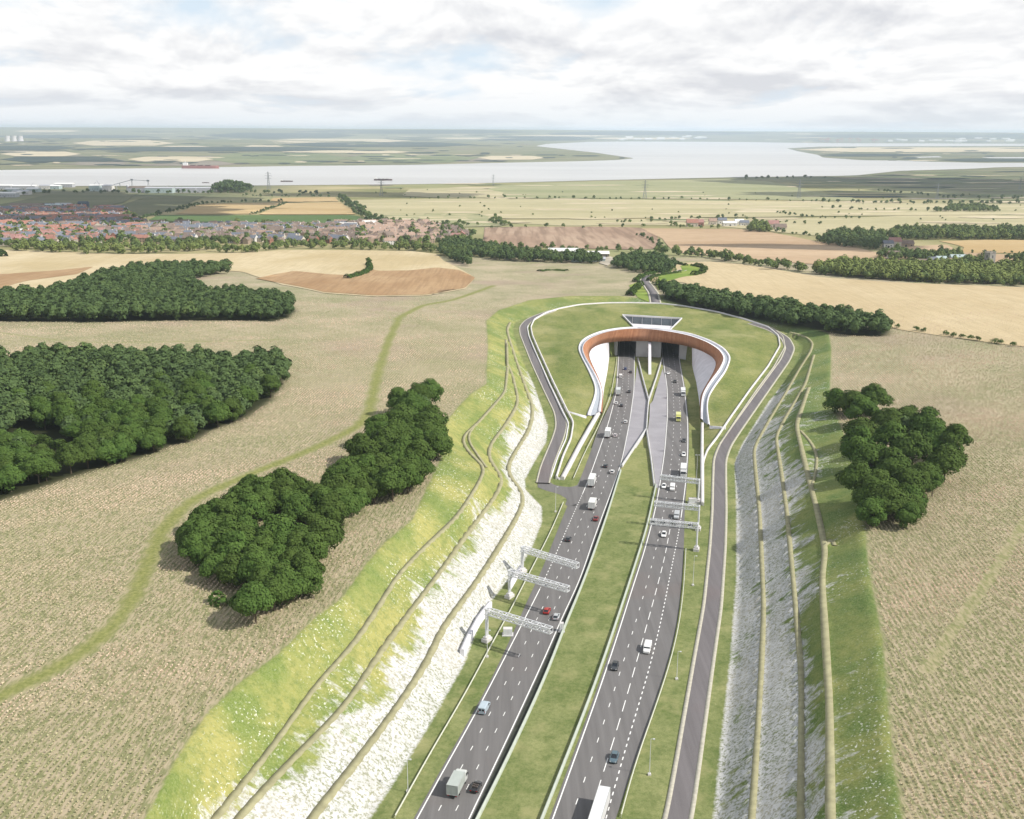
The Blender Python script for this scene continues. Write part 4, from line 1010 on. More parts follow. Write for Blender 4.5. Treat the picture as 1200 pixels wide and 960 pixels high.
def fill_clump(name, lab, step=4.8, rad=7.9):
    P_ = np.array([(t[0], t[1]) for t in trees if t[3] == name]); P0 = P_.copy(); mn, mx = P_.min(0) - 8, P_.max(0) + 8
    X, Y = np.meshgrid(np.arange(mn[0], mx[0], step), np.arange(mn[1], mx[1], step)); X = X.ravel() + rng.uniform(-1.2, 1.2, X.size); Y = Y.ravel() + rng.uniform(-1.2, 1.2, Y.size)
    for x, y in zip(X, Y):
        d = np.sort(np.hypot(P_[:, 0] - x, P_[:, 1] - y)); d0 = np.sort(np.hypot(P0[:, 0] - x, P0[:, 1] - y))
        if d[0] > 3.6 and d0[0] < rad and d0[1] < rad + 2.5 and d0[2] < rad + 5 and not inpoly(np.array([x]), np.array([y]), cutpoly)[0]:
            trees.append((x, y, float(rng.uniform(.78, 1.0)), name, lab)); P_ = np.vstack([P_, [[x, y]]])
fill_clump('trees of the long clump left of the chalk', 'smaller dark tree filling the inside of the long clump left of the chalk slope')
fill_clump('trees of the clump right of the cutting', 'smaller dark tree filling the inside of the clump right of the cutting')
hz = height(np.array([t[0] for t in trees]), np.array([t[1] for t in trees]))
def infr(x, y, pad=25): return abs(x) < y * .48 * 1.05 + pad
size = np.array([t[2] / math.hypot(t[0], t[1]) * (1 if infr(t[0], t[1]) else .01) for t in trees])
order = np.argsort(-size); indiv = set(order[:292].tolist())
LV, LF, LT, _n0 = [], [], [], 0
def stuff_tree(x, y, z, s_, src, seed, tint=0.0, core=False, sz=1.0):
    global _n0
    V, F, t = src[seed % len(src)]; a = (seed * 2.399) % 6.283; c, s0 = math.cos(a), math.sin(a)
    W = V * s_; W = np.stack([W[:, 0] * c - W[:, 1] * s0 + x, W[:, 0] * s0 + W[:, 1] * c + y, W[:, 2] * sz + z], 1)
    LV.append(W); LF.append(F + _n0); LT.append(np.clip(t * .45 + tint, 0, 2)); _n0 += len(W)
    if core:
        V, F = CORE[seed % len(CORE)]; W = V * s_; W = np.stack([W[:, 0] + x, W[:, 1] + y, W[:, 2] * sz + z], 1)
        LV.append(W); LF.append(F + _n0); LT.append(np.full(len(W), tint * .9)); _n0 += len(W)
for i, (x, y, s_, gname, lab) in enumerate(trees):
    z = float(hz[i]) - .1
    if i in indiv:
        me, mt, H, Rr = PROTO[i % len(PROTO)]
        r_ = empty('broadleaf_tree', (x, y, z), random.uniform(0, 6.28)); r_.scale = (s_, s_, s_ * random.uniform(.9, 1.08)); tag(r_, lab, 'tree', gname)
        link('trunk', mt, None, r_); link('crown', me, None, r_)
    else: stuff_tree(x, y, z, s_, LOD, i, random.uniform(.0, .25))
# distant belts, hedgerow trees and garden trees, all in the one mass
def belt(pts, step, sc, tint, seed, width=0, sz=1.0, src=FARY):
    l = smooth_line(hits(pts), step, 1); r_ = np.random.default_rng(seed)
    for k, p in enumerate(l):
        x, y = p[0] + r_.normal() * (width + 1.5), p[1] + r_.normal() * (width * 1.5 + 2)
        stuff_tree(x, y, float(height(x, y)) - .3, r_.uniform(*sc), src, seed * 31 + k, np.clip(tint + r_.uniform(-.18, .22), 0, 1.6), True, sz * r_.uniform(.8, 1.15))
def wood_fill(pts, step, sc, tint, seed, src=FARY, sz=1.0):
    X, Y = grid_fill(hits(pts), step, step * .35, seed); r_ = np.random.default_rng(seed)
    for k, (x, y) in enumerate(zip(X, Y)):
        stuff_tree(x, y, float(height(x, y)) - .3, r_.uniform(*sc), src, seed * 17 + k, np.clip(tint + r_.uniform(-.2, .25), 0, 1.6), True, sz * r_.uniform(.8, 1.2))
belt([(14,293.5),(60,295.5),(140,297.5),(205,295.5),(258,291)], 5, (.85, 1.2), .75, 1, 3)
belt([(0,289),(60,292),(140,293.5),(205,291.5),(258,288)], 5, (.85, 1.2), .55, 2, 4)
belt([(40,286),(160,287),(240,286),(300,284)], 6, (.75, 1.1), .35, 3, 6)
belt([(255,295),(285,296.5),(315,292.5),(335,291),(420,292),(500,294),(512,296)], 5, (.7, 1.05), .6, 4, 3)
belt([(320,287),(420,289),(500,291)], 6, (.6, .95), .5, 5, 5)
wood_fill([(514,298),(520,290),(545,286),(566,290),(600,298),(640,302),(700,303),(708,309),(640,308),(580,306),(552,300),(548,313),(530,306)], 8.5, (.75, 1.15), .18, 6)
belt([(560,288),(600,291),(660,293.5),(700,294),(760,295),(775,296)], 8, (.5, .85), .5, 7, 3)
wood_fill([(718,313),(722,306),(745,303),(775,305),(792,315),(782,321),(745,320)], 7.5, (.7, 1.0), .05, 8)
belt([(778,298),(800,300),(830,302),(868,309),(900,313),(960,321),(1000,325),(1060,329),(1130,333),(1250,337)], 5, (.6, 1.1), .5, 9, 2.5)
wood_fill([(955,321),(985,312),(1060,316),(1130,315),(1200,318),(1260,319),(1260,337),(1200,334),(1080,331),(1000,326)], 6.5, (.7, 1.2), .95, 10)
wood_fill([(955,283),(985,276),(1040,276),(1036,288),(1026,293),(990,290),(970,288)], 9.5, (.7, 1.25), .25, 11)
wood_fill([(1040,281.5),(1050,272),(1200,272),(1260,272),(1260,281.5),(1150,281.5)], 10, (.85, 1.3), .45, 12)
wood_fill([(1024,302),(1050,297),(1082,301),(1122,301),(1126,307),(1060,306)], 9, (.7, 1.1), .35, 13)
wood_fill([(1128,320),(1130,309),(1150,310),(1160,321),(1200,322),(1200,308),(1178,306),(1200,305),(1260,305),(1260,322)], 9, (.8, 1.25), .35, 14)
wood_fill([(250,226),(262,219),(280,219),(294,226)], 14, (1.3, 2.2), .0, 15, FAR)
belt([(150,227.5),(250,227.5),(292,226.5),(380,228.5)], 14, (.8, 1.3), .05, 16, 8, src=FAR)
belt([(0,229),(60,227),(150,226.5)], 14, (.8, 1.3), .05, 17, 10, src=FAR)
belt([(400,233),(410,240),(424,250),(436,259),(450,262)], 10, (.8, 1.25), .15, 18, 5, src=FAR)
belt([(434,260),(520,263),(545,265)], 11, (.5, .9), .4, 19, 4, src=FAR)
belt([(285,230),(320,231),(400,231.5)], 13, (.5, .9), .1, 20, 4, src=FAR)
belt([(150,261),(180,254),(208,247),(240,239),(290,237.5),(330,237)], 11, (.5, .85), .1, 21, 3, src=FAR)
belt([(296,252),(320,244),(337,238)], 9, (.35, .6), .15, 22, 1, src=FAR)
belt([(480,233.3),(620,233.3),(760,234),(860,235),(960,237)], 22, (.4, .95), .3, 23, 3, src=FAR)
belt([(960,237.5),(1030,239),(1100,239.5),(1250,240.5)], 12, (.7, 1.2), .15, 24, 5, src=FAR)
belt([(575,268),(640,267),(752,267.5)], 26, (.5, .9), .4, 25, 2, src=FAR)
belt([(750,276),(770,287),(778,296)], 12, (.4, .7), .2, 26, 1.5, src=FAR)
belt([(725,262),(800,257),(860,256)], 14, (.4, .8), .25, 27, 3, src=FAR)
belt([(865,258),(910,261),(965,264)], 13, (.4, .7), .3, 28, 2, src=FAR)
belt([(912,250),(950,256),(1005,257)], 13, (.4, .75), .25, 29, 2, src=FAR)
belt([(960,244),(1020,247),(1100,248),(1160,248)], 15, (.4, .9), .35, 30, 3, src=FAR)
wood_fill([(1095,249),(1120,243),(1150,243),(1172,249)], 13, (.7, 1.2), .45, 31, FAR)
wood_fill([(875,272),(884,264),(898,265),(903,273)], 9, (.8, 1.2), .6, 32)
belt([(785,264),(800,268),(840,268)], 11, (.5, .8), .6, 33, 3, src=FAR)
belt([(908,272),(920,274),(956,278)], 10, (.4, .8), .3, 34, 2, src=FAR)
wood_fill([(572,262),(580,255),(592,262),(600,266)], 11, (.5, .8), .5, 35, FAR)
wood_fill([(508,268),(540,268),(538,292),(515,292),(512,280)], 14, (.6, 1.1), .35, 36)
belt([(1124,296),(1200,297.5),(1260,298)], 9, (.3, .6), .4, 37, 1, src=FAR)
belt([(870,210.5),(905,210),(960,209.5)], 30, (1.0, 1.6), .0, 38, 8, src=FAR)
belt([(1030,225),(1110,232),(1240,236)], 22, (.8, 1.2), .0, 39, 10, src=FAR)
for (a, b, n, sd) in (((-20,160), (248,288), 330, 41), ((160,430), (263,288), 230, 42), ((430,560), (264,288), 70, 43), ((600,1200), (222,262), 50, 44), ((430,620), (222,262), 30, 45)):
    r_ = np.random.default_rng(sd)
    for k in range(n):
        p = hit(r_.uniform(*a), r_.uniform(*b)); stuff_tree(p[0], p[1], p[2] - .3, r_.uniform(.55, 1.2) if sd < 44 else r_.uniform(.3, .6), FAR, sd * 7 + k, r_.uniform(.1, .8), True)
# dark strips of woodland beyond the river
for k in range(520):
    r_ = np.random.default_rng(7000 + k); u = r_.uniform(-40, 1240); v = 154.0 + 42 * r_.random() ** 1.1
    p = hit(u, v)
    if p[1] < 3600: continue
    n_ = int(r_.integers(4, 16)); f = p[1] / 6000
    for q in range(n_):
        x, y = p[0] + (q - n_ / 2) * 30 * f + r_.normal() * 8, p[1] + r_.normal() * 25 * f
        if inpoly(np.array([x, x]), np.array([y - 60, y + 60]), riv).any(): continue
        V, F = CORE[q % 4]; sc_ = r_.uniform(.9, 1.7) * (.6 + .4 * f); W = V * sc_ * np.array([3.4 * f, 2.5, 1.5]); W = W + np.array([x, y, height(x, y) - 1])
        LV.append(W); LF.append(F + _n0); LT.append(np.full(len(W), r_.uniform(0, .25))); _n0 += len(W)
mass_m = newmat('distant_leaves'); _g = G(mass_m)
_t = _g.att('tint'); _k = _g.mix(_g.ramp(_t, 0, .5), (.036, .066, .024), (.075, .120, .035)); _k = _g.mix(_g.ramp(_t, .5, 1.15), _k, (.17, .21, .055)); _g.color(_k); _g.b.inputs['Roughness'].default_value = .8
me = mesh_arrays('distant_trees', np.vstack(LV), np.vstack(LF)); attr(me, 'tint', np.concatenate(LT)); me.validate()
o = link('distant_trees', me, mass_m); tag(o, 'mass of distant trees in woods, hedgerows and gardens across the plain', 'trees', kind='stuff')
# hedges and shrubs close to the portal, each a thing --------------
def bush_arrays(l, w_, h_, seed, dens=14, ls=.4):
    r_ = np.random.default_rng(seed); L = np.r_[0, np.cumsum(np.linalg.norm(np.diff(l[:, :2], axis=0), axis=1))][-1]; n = int(max(1, L) * dens * w_)
    t = r_.random(n) * (len(l) - 1); i = t.astype(int).clip(0, len(l) - 2); p = l[i] + (l[i + 1] - l[i]) * (t - i)[:, None]
    th = r_.uniform(0, math.pi, n); rad = 1 + .25 * np.sin(t * 1.7) + .2 * np.sin(t * .6 + 1)
    nn = normals2(l)[i]; off = np.cos(th) * w_ / 2 * rad; p = p.copy(); p[:, :2] += nn * off[:, None]; p[:, 2] += np.sin(th) ** .8 * h_ * rad * r_.uniform(.7, 1.05, n)
    nr = np.stack([nn[:, 0] * np.cos(th), nn[:, 1] * np.cos(th), np.sin(th) + .3], 1) + r_.normal(size=(n, 3)) * .4; nr /= np.linalg.norm(nr, axis=1)[:, None]
    a = np.cross(nr, r_.normal(size=(n, 3))); a /= np.linalg.norm(a, axis=1)[:, None]; b = np.cross(nr, a); s = ls * r_.uniform(.6, 1.2, (n, 1))
    V = np.stack([p - a * s, p - b * s, p + a * s, p + b * s], 1).reshape(-1, 3); return V, np.arange(n * 4).reshape(-1, 4), np.repeat(np.clip(.2 + .6 * r_.random(n), 0, 1), 4)
def hedge(pts, w_, h_, label, seed, cat='hedge', name='hedge', group=None, ls=.45, dens=14):
    l = smooth_line(hits(pts), 2.5, 3); l[:, 2] = height(l[:, 0], l[:, 1]); c = l.mean(0); V, F, t = bush_arrays(l - c, w_, h_, seed, dens, ls)
    me = mesh_arrays(name, V, F); attr(me, 'tint', t); o = link(name, me, leaf_m); o.location = c; return tag(o, label, cat, group)
hedge([(738,347),(743,341),(748,337),(751,334)], 5, 3.5, 'dark hedge running up left of the lane behind the portal', 1)
hedge([(744,331),(750,326),(758,323),(770,320),(790,317)], 4, 3, 'curved dark hedge outside the bend of the lane', 2)
hedge([(760,330),(764,326),(775,323),(797,320)], 3.5, 2.6, 'row of low bushes inside the bend of the lane', 3)
hedge([(812,323),(822,321),(826,316),(820,313),(810,312)], 5, 3.2, 'hooked dark hedge round the small green by the straw field', 4)
hedge([(792,309),(804,312)], 4, 2.5, 'short hedge above the end of the lane', 5)
hedge([(768,333),(775,336),(783,343)], 5, 4, 'low bushes joining the lane to the dark tree belt', 6)
for k, (u, v, n_) in enumerate(((1052,385,1.0),(1074,388,1.3),(1083,389.5,1.0),(1108,393,1.2),(1118,395,1.3),(1127,397,1.2),(1137,398.5,1.0),(1145,399.8,1.2),(1165,402.8,1.5),(1173,404,1.2),(1187,406.5,1.0))):
    p = hit(u, v); V, F, t = crown_arrays(2.2 * n_, 3.0, 260, .32, 300 + k, zb=0, nclump=9); me = mesh_arrays('bush', V, F); attr(me, 'tint', t)
    o = link('bush', me, leaf_m); o.location = p; tag(o, 'small round dark bush in the row along the edge of the right straw field', 'bush', 'bushes dotted along the right field edge')
hedge([(406,327),(418,324),(427,321),(434,316),(432,310)], 5, 3.2, 'dark bushes along the bank in the left straw field', 21)
p = hit(432, 310); V, F, t = crown_arrays(3.5, 8, 500, .5, 333, zb=.05, nclump=12); me = mesh_arrays('crown', V, F); attr(me, 'tint', t)
r_ = empty('field_tree', tuple(p)); tag(r_, 'small lone tree at top of the bushy bank in the straw field', 'tree'); bm = trunk_bm(8, .25, 5, .1); obj('trunk', bm, bark, r_); link('crown', me, leaf_m, r_)
hedge([(632,318),(645,316.5),(664,317.5)], 6, 1.0, 'low green bank in the crop behind the portal', 22, 'bank', 'grass_bank')
hedge([(0,300),(6,301)], 8, 5, 'dark bush cut by the left edge beside the straw field', 23, 'bush', 'field_bush', ls=.7)
hedge([(252,704),(262,712)], 3, 2.2, 'small bush in the crop just left of the lowest trees', 24, 'bush', 'field_bush')
hedge([(22,520),(42,516),(66,523),(86,531)], 4, 3, 'dark hedge in the clearing of the large left wood', 25)
# reedy crop in rows: green stems, beige heads ---------------------
row, spc = 1.28, .72
ang = R(-6); xs = np.arange(-440, 440, row); ys = np.arange(140, 840, spc)
A, B = np.meshgrid(xs, ys); A = A + rng.normal(0, .06, A.shape); B = B + rng.normal(0, .25, B.shape)
X = A * math.cos(ang) - (B - 350) * math.sin(ang); Y = A * math.sin(ang) + (B - 350) * math.cos(ang) + 350
X, Y = X.ravel(), Y.ravel()
ok = (abs(X) < Y * .48 * 1.06 + 20) & (Y > 150) & (Y < 820); X, Y = X[ok], Y[ok]
zc_ = lambda k: height(X, Y, Zone[k])
ok = (zc_('crop') > .55) & (zc_('slope') < .25) & (zc_('pathg') < .15) & (zc_('woodf') < .45) & (rng.random(len(X)) < np.interp(Y, [150, 330, 560, 820], [1, .8, .42, 0])); X, Y = X[ok], Y[ok]
n = len(X); Zc = height(X, Y)
tone = np.clip(.52 + .40 * snoise(X, Y, 75, 77, 5) + .30 * snoise(X, Y, 17, 78, 3) + rng.normal(0, .07, n) - np.interp(Y, [170, 240, 380, 460], [.22, .17, .02, 0]) + .6 * np.clip(snoise(X, Y, 60, 91, 3) - .35, 0, 1), 0, 1); hgt = rng.uniform(.38, .58, n) * (.8 + .4 * tone)
nb = 6; VV = np.zeros((n, nb, 3, 3)); HH = np.zeros((n, nb, 3))
for k in range(nb):
    a = rng.uniform(0, 6.283, n); lean = rng.uniform(.03, .24, n); wv = rng.uniform(.09, .16, n); ca, sa = np.cos(a), np.sin(a)
    r0 = .08; b_ = rng.uniform(0, 6.283, n); cb, sb = np.cos(b_), np.sin(b_)
    VV[:, k, 0] = np.stack([X + ca * r0, Y + sa * r0, Zc], 1)
    VV[:, k, 1] = np.stack([X + ca * lean + sb * wv, Y + sa * lean - cb * wv, Zc + hgt * rng.uniform(.8, 1, n)], 1)
    VV[:, k, 2] = np.stack([X + ca * lean - sb * wv, Y + sa * lean + cb * wv, Zc + hgt * rng.uniform(.65, 1, n)], 1)
    HH[:, k, 1:] = 1
crop_m = newmat('crop_plants'); _g = G(crop_m)
_h = _g.att('h'); _t = _g.att('tone')
_head = _g.mix(_g.ramp(_t, .1, .9), (.50, .49, .29), (.84, .68, .55)); _stem = _g.mix(_t, (.28, .31, .14), (.48, .41, .28))
_g.color(_g.mix(_g.ramp(_h, .1, .75), _stem, _head)); _g.b.inputs['Roughness'].default_value = .9; _g.b.inputs['Specular IOR Level'].default_value = .05
me = mesh_arrays('crop_plants', VV.reshape(-1, 3), np.arange(n * nb * 3).reshape(-1, 3)); attr(me, 'h', HH.ravel()); attr(me, 'tone', np.repeat(tone, nb * 3))
o = link('crop_plants', me, crop_m); tag(o, 'reedy beige headed crop planted in rows on both sides', 'crop', kind='stuff')
print('trees', len(trees), 'mass', _n0, 'crop', n)
# ================================================================ vehicles
tyre_m = simple('tyre', (.02, .02, .02), .9, var=.1); rim_m = simple('wheel_rim', (.35, .35, .36), .4, metal=.6, var=.05)
lamp_m = simple('lamp_lens', (.75, .75, .72), .2, var=.02, spec=.6); tail_m = simple('tail_lens', (.35, .01, .01), .3, var=.05)
chassis_m = simple('chassis', (.03, .03, .035), .8, var=.1)
_paint = {}
def paint(c, rough=.35):
    k = (c, rough)
    if k not in _paint:
        m = simple('paint', c, rough, var=.04, spec=.5); m.node_tree.nodes['Principled BSDF'].inputs['Coat Weight'].default_value = .4; _paint[k] = m
    return _paint[k]
_cache = {}
def part(name, key, fn, m, parent, loc=(0, 0, 0), smooth=False):
    if key not in _cache:
        bm = bmesh.new(); fn(bm); bmesh.ops.recalc_face_normals(bm, faces=bm.faces); me = bpy.data.meshes.new(name); bm.to_mesh(me); bm.free(); me.materials.append(m)
        if smooth:
            for p in me.polygons: p.use_smooth = True
        _cache[key] = me
    o = bpy.data.objects.new(name, _cache[key]); col.objects.link(o); o.parent = parent; o.location = loc
    o.material_slots[0].link = 'OBJECT'; o.material_slots[0].material = m
    return o
def ring8(y, w, zb, zt, c=.12, tw=None):
    tw = w if tw is None else tw
    return [(-w + c, y, zb), (w - c, y, zb), (w, y, zb + c), (w, y, zt - c * .7), (tw - c, y, zt), (-tw + c, y, zt), (-w, y, zt - c * .7), (-w, y, zb + c)]
def wheels(root, pts, r=.33, w=.24):
    for i, (x, y) in enumerate(pts):
        def f(bm): bar(bm, (-w / 2, 0, 0), (w / 2, 0, 0), r, 14)
        o = part('wheel', ('wheel', r, w), f, tyre_m, root, (x, y, r))
        def g(bm): bar(bm, (-w / 2 - .01, 0, 0), (w / 2 + .01, 0, 0), r * .55, 10)
        part('rim', ('rim', r, w), g, rim_m, o)
def car(root, c, kind='hatch'):
    L = {'hatch': 2.05, 'saloon': 2.3, 'estate': 2.3, 'open': 2.1}[kind]
    def body(bm):
        st = [(-L, .74, .42, .84), (-L + .12, .86, .28, .93), (-L + .6, .90, .2, 1.0), (-.3, .91, .18, .98), (.9, .90, .18, .96), (L - .75, .88, .2, .86), (L - .2, .82, .26, .74), (L, .68, .36, .62)]
        loft(bm, [ring8(*s) for s in st])
    part('body', ('cb', kind), body, paint(c), root, smooth=False)
    if kind != 'open':
        rear = {'hatch': (-1.95, -1.45), 'saloon': (-1.65, -1.0), 'estate': (-2.2, -1.95)}[kind]
        def glassh(bm):
            st = [(rear[0], .74, .93, .98, .70), (rear[1], .74, .93, 1.40, .60), (.05, .76, .93, 1.43, .60), (.75, .77, .93, 1.02, .72), (1.0, .70, .93, .97, .66)]
            loft(bm, [[(-w, y, zb), (w, y, zb), (tw, y, zt), (-tw, y, zt)] for y, w, zb, zt, tw in st])
        part('windows', ('cg', kind), glassh, glass_dark, root)
        def roof(bm): box(bm, -.60, .60, rear[1] + .05, .02, 1.405, 1.47)
        part('roof', ('cr', kind), roof, paint(c), root)
        def pil(bm):
            for s in (-1, 1):
                bar(bm, (s * .72, rear[0] + .1, .97), (s * .6, rear[1], 1.42), .045); bar(bm, (s * .72, .85, .98), (s * .6, .02, 1.44), .045); bar(bm, (s * .765, -.5, .95), (s * .61, -.5, 1.43), .04)
        part('pillars', ('cp', kind), pil, paint(c), root)
    else:
        def ws(bm): bm.faces.new([bm.verts.new(q) for q in ((-.72, .75, .97), (.72, .75, .97), (.62, .3, 1.32), (-.62, .3, 1.32))])
        part('windscreen', 'ows', ws, glass_dark, root)
        def cab(bm): box(bm, -.68, .68, -1.2, .55, .985, 1.01)
        part('cabin', 'ocab', cab, chassis_m, root)
        def seat(bm): box(bm, -.24, .24, -.14, .1, 0, .42); box(bm, -.24, .24, .1, .5, 0, .12)
        for sx, sy in ((-.34, -.35), (.34, -.35), (-.34, -1.05), (.34, -1.05)): part('seat', 'oseat', seat, simple('seat_hide', (.12, .10, .09), .8) if 'seat_hide' not in MATS else MATS['seat_hide'], root, (sx, sy, .98))
    wheels(root, [(-.82, -1.3), (.82, -1.3), (-.82, 1.35), (.82, 1.35)])
    for s in (-1, 1):
        part('headlight', 'chl', lambda bm: box(bm, -.16, .16, -.05, .06, -.06, .06), lamp_m, root, (s * .58, L - .1, .62))
        part('tail_light', 'ctl', lambda bm: box(bm, -.15, .15, -.06, .05, -.08, .08), tail_m, root, (s * .66, -L + .02, .76))
        part('mirror', 'cm', lambda bm: box(bm, -.09, .09, -.06, .06, -.06, .07), paint(c), root, (s * .95, .62, 1.0))
def van(root, c, L=2.6, H=2.05):
    def body(bm):
        st = [(-L, .90, .4, H - .08, .82), (-L + .12, .95, .3, H, .84), (.9, .96, .3, H, .84), (1.55, .95, .3, 1.42, .82), (L - .25, .93, .3, 1.12, .84), (L, .82, .4, .9, .76)]
        loft(bm, [ring8(y, w, zb, zt, .1, tw) for y, w, zb, zt, tw in st])
    part('body', ('vb', L, H), body, paint(c), root)
    def ws(bm): loft(bm, [[(-.80, .96, H - .12), (.80, .96, H - .12), (.80, .93, H - .14), (-.80, .93, H - .14)], [(-.84, 1.62, 1.42), (.84, 1.62, 1.42), (.84, 1.58, 1.38), (-.84, 1.58, 1.38)]])
    part('windscreen', ('vw', H), ws, glass_dark, root)
    for s in (-1, 1):
        part('side_window', ('vs', H), lambda bm: box(bm, -.012, .012, .1, 1.05, 1.2, H - .32), glass_dark, root, (s * .955, 0, 0))
        part('rear_window', ('vr', H), lambda bm: box(bm, -.3, .3, -.02, .02, 1.15, H - .35), glass_dark, root, (s * .40, -L, 0))
        part('headlight', 'vhl', lambda bm: box(bm, -.14, .14, -.05, .06, -.1, .1), lamp_m, root, (s * .66, L - .08, .88))
        part('tail_light', 'vtl', lambda bm: box(bm, -.07, .07, -.03, .05, -.22, .22), tail_m, root, (s * .82, -L, 1.0))
        part('mirror', 'cm', lambda bm: box(bm, -.09, .09, -.06, .06, -.06, .07), chassis_m, root, (s * 1.06, 1.2, 1.25))
    wheels(root, [(-.84, -1.6), (.84, -1.6), (-.84, 1.6), (.84, 1.6)], .36)
def lorry(root, cb, cc, L=8.4, Hb=3.5, Lc=6.0, artic=False):
    """front at +y; box cb, cab cc"""
    y1 = L / 2; cab0 = y1 - 1.9
    def cabf(bm):
        st = [(cab0, 1.18, .6, 2.85, 1.12), (cab0 + .9, 1.2, .55, 2.95, 1.10), (y1 - .35, 1.2, .5, 2.75, 1.08), (y1 - .05, 1.18, .5, 1.75, 1.12), (y1, 1.12, .5, 1.5, 1.1)]
        loft(bm, [ring8(y, w, zb, zt, .1, tw) for y, w, zb, zt, tw in st])
    part('cab', ('lc', L), cabf, paint(cc), root)
    part('windscreen', ('lw', L), lambda bm: loft(bm, [[(-1.02, y1 - .30, 2.66), (1.02, y1 - .30, 2.66), (1.02, y1 - .36, 2.64), (-1.02, y1 - .36, 2.64)], [(-1.08, y1 + .0, 1.74), (1.08, y1 + .0, 1.74), (1.08, y1 - .06, 1.72), (-1.08, y1 - .06, 1.72)]]), glass_dark, root)
    for s in (-1, 1):
        part('side_window', ('ls', L), lambda bm: box(bm, -.015, .015, cab0 + .6, y1 - .5, 1.65, 2.4), glass_dark, root, (s * 1.2, 0, 0))
        part('headlight', 'lhl', lambda bm: box(bm, -.18, .18, -.05, .06, -.1, .1), lamp_m, root, (s * .85, y1 - .02, .85))
        part('tail_light', 'ltl', lambda bm: box(bm, -.2, .2, -.04, .04, -.07, .07), tail_m, root, (s * .9, -y1 - .02, .85))
        part('mirror', 'lm', lambda bm: box(bm, -.1, .1, -.06, .06, -.3, .3), chassis_m, root, (s * 1.36, y1 - .35, 2.0))
    b0, b1 = -y1, cab0 - .12
    part('chassis', ('lch', L), lambda bm: box(bm, -.95, .95, b0 + .05, cab0 + .3, .55, .95), chassis_m, root)
    bx = part('cargo_box', ('lb', L, Hb), lambda bm: box(bm, -1.25, 1.25, b0, b1, .95, Hb), paint(cb, .5), root)
    fr = simple('box_trim', (.42, .44, .43), .5, var=.05) if 'box_trim' not in MATS else MATS['box_trim']
    def trim(bm):
        for s in (-1, 1):
            box(bm, s * 1.25 - .05, s * 1.25 + .05, b0 - .02, b1 + .02, Hb - .06, Hb + .03); box(bm, s * 1.25 - .05, s * 1.25 + .05, b0 - .03, b0 + .05, .95, Hb - .062)
        box(bm, -1.198, 1.198, b0 - .03, b0 + .03, Hb - .05, Hb + .028); box(bm, -.03, .03, b0 - .03, b0 + .02, 1.0, Hb - .052); box(bm, -1.19, 1.19, b0 - .04, b0 + .02, .93, 1.0)
    part('trim', ('lt', L, Hb), trim, fr, bx)
    ws = [(-1.0, y1 - 1.2), (1.0, y1 - 1.2)]
    rear = [-y1 + 2.0] if not artic else [-y1 + 1.6, -y1 + 2.95, -y1 + 4.3, y1 - 4.4]
    for y in rear: ws += [(-.98, y), (.98, y)]
    wheels(root, ws, .48, .34)
KINDS = {'car': ('hatch', 1.45), 'saloon': ('saloon', 1.45), 'estate': ('estate', 1.45), 'open': ('open', 1.2)}
def slope_of(line, y): return float((line(y + 6) - line(y - 6)) / 12)
white, silver, dark, blue_g, red, dred, black = (.75, .75, .74), (.45, .47, .49), (.045, .05, .055), (.09, .14, .17), (.42, .03, .025), (.20, .03, .03), (.02, .02, .022)
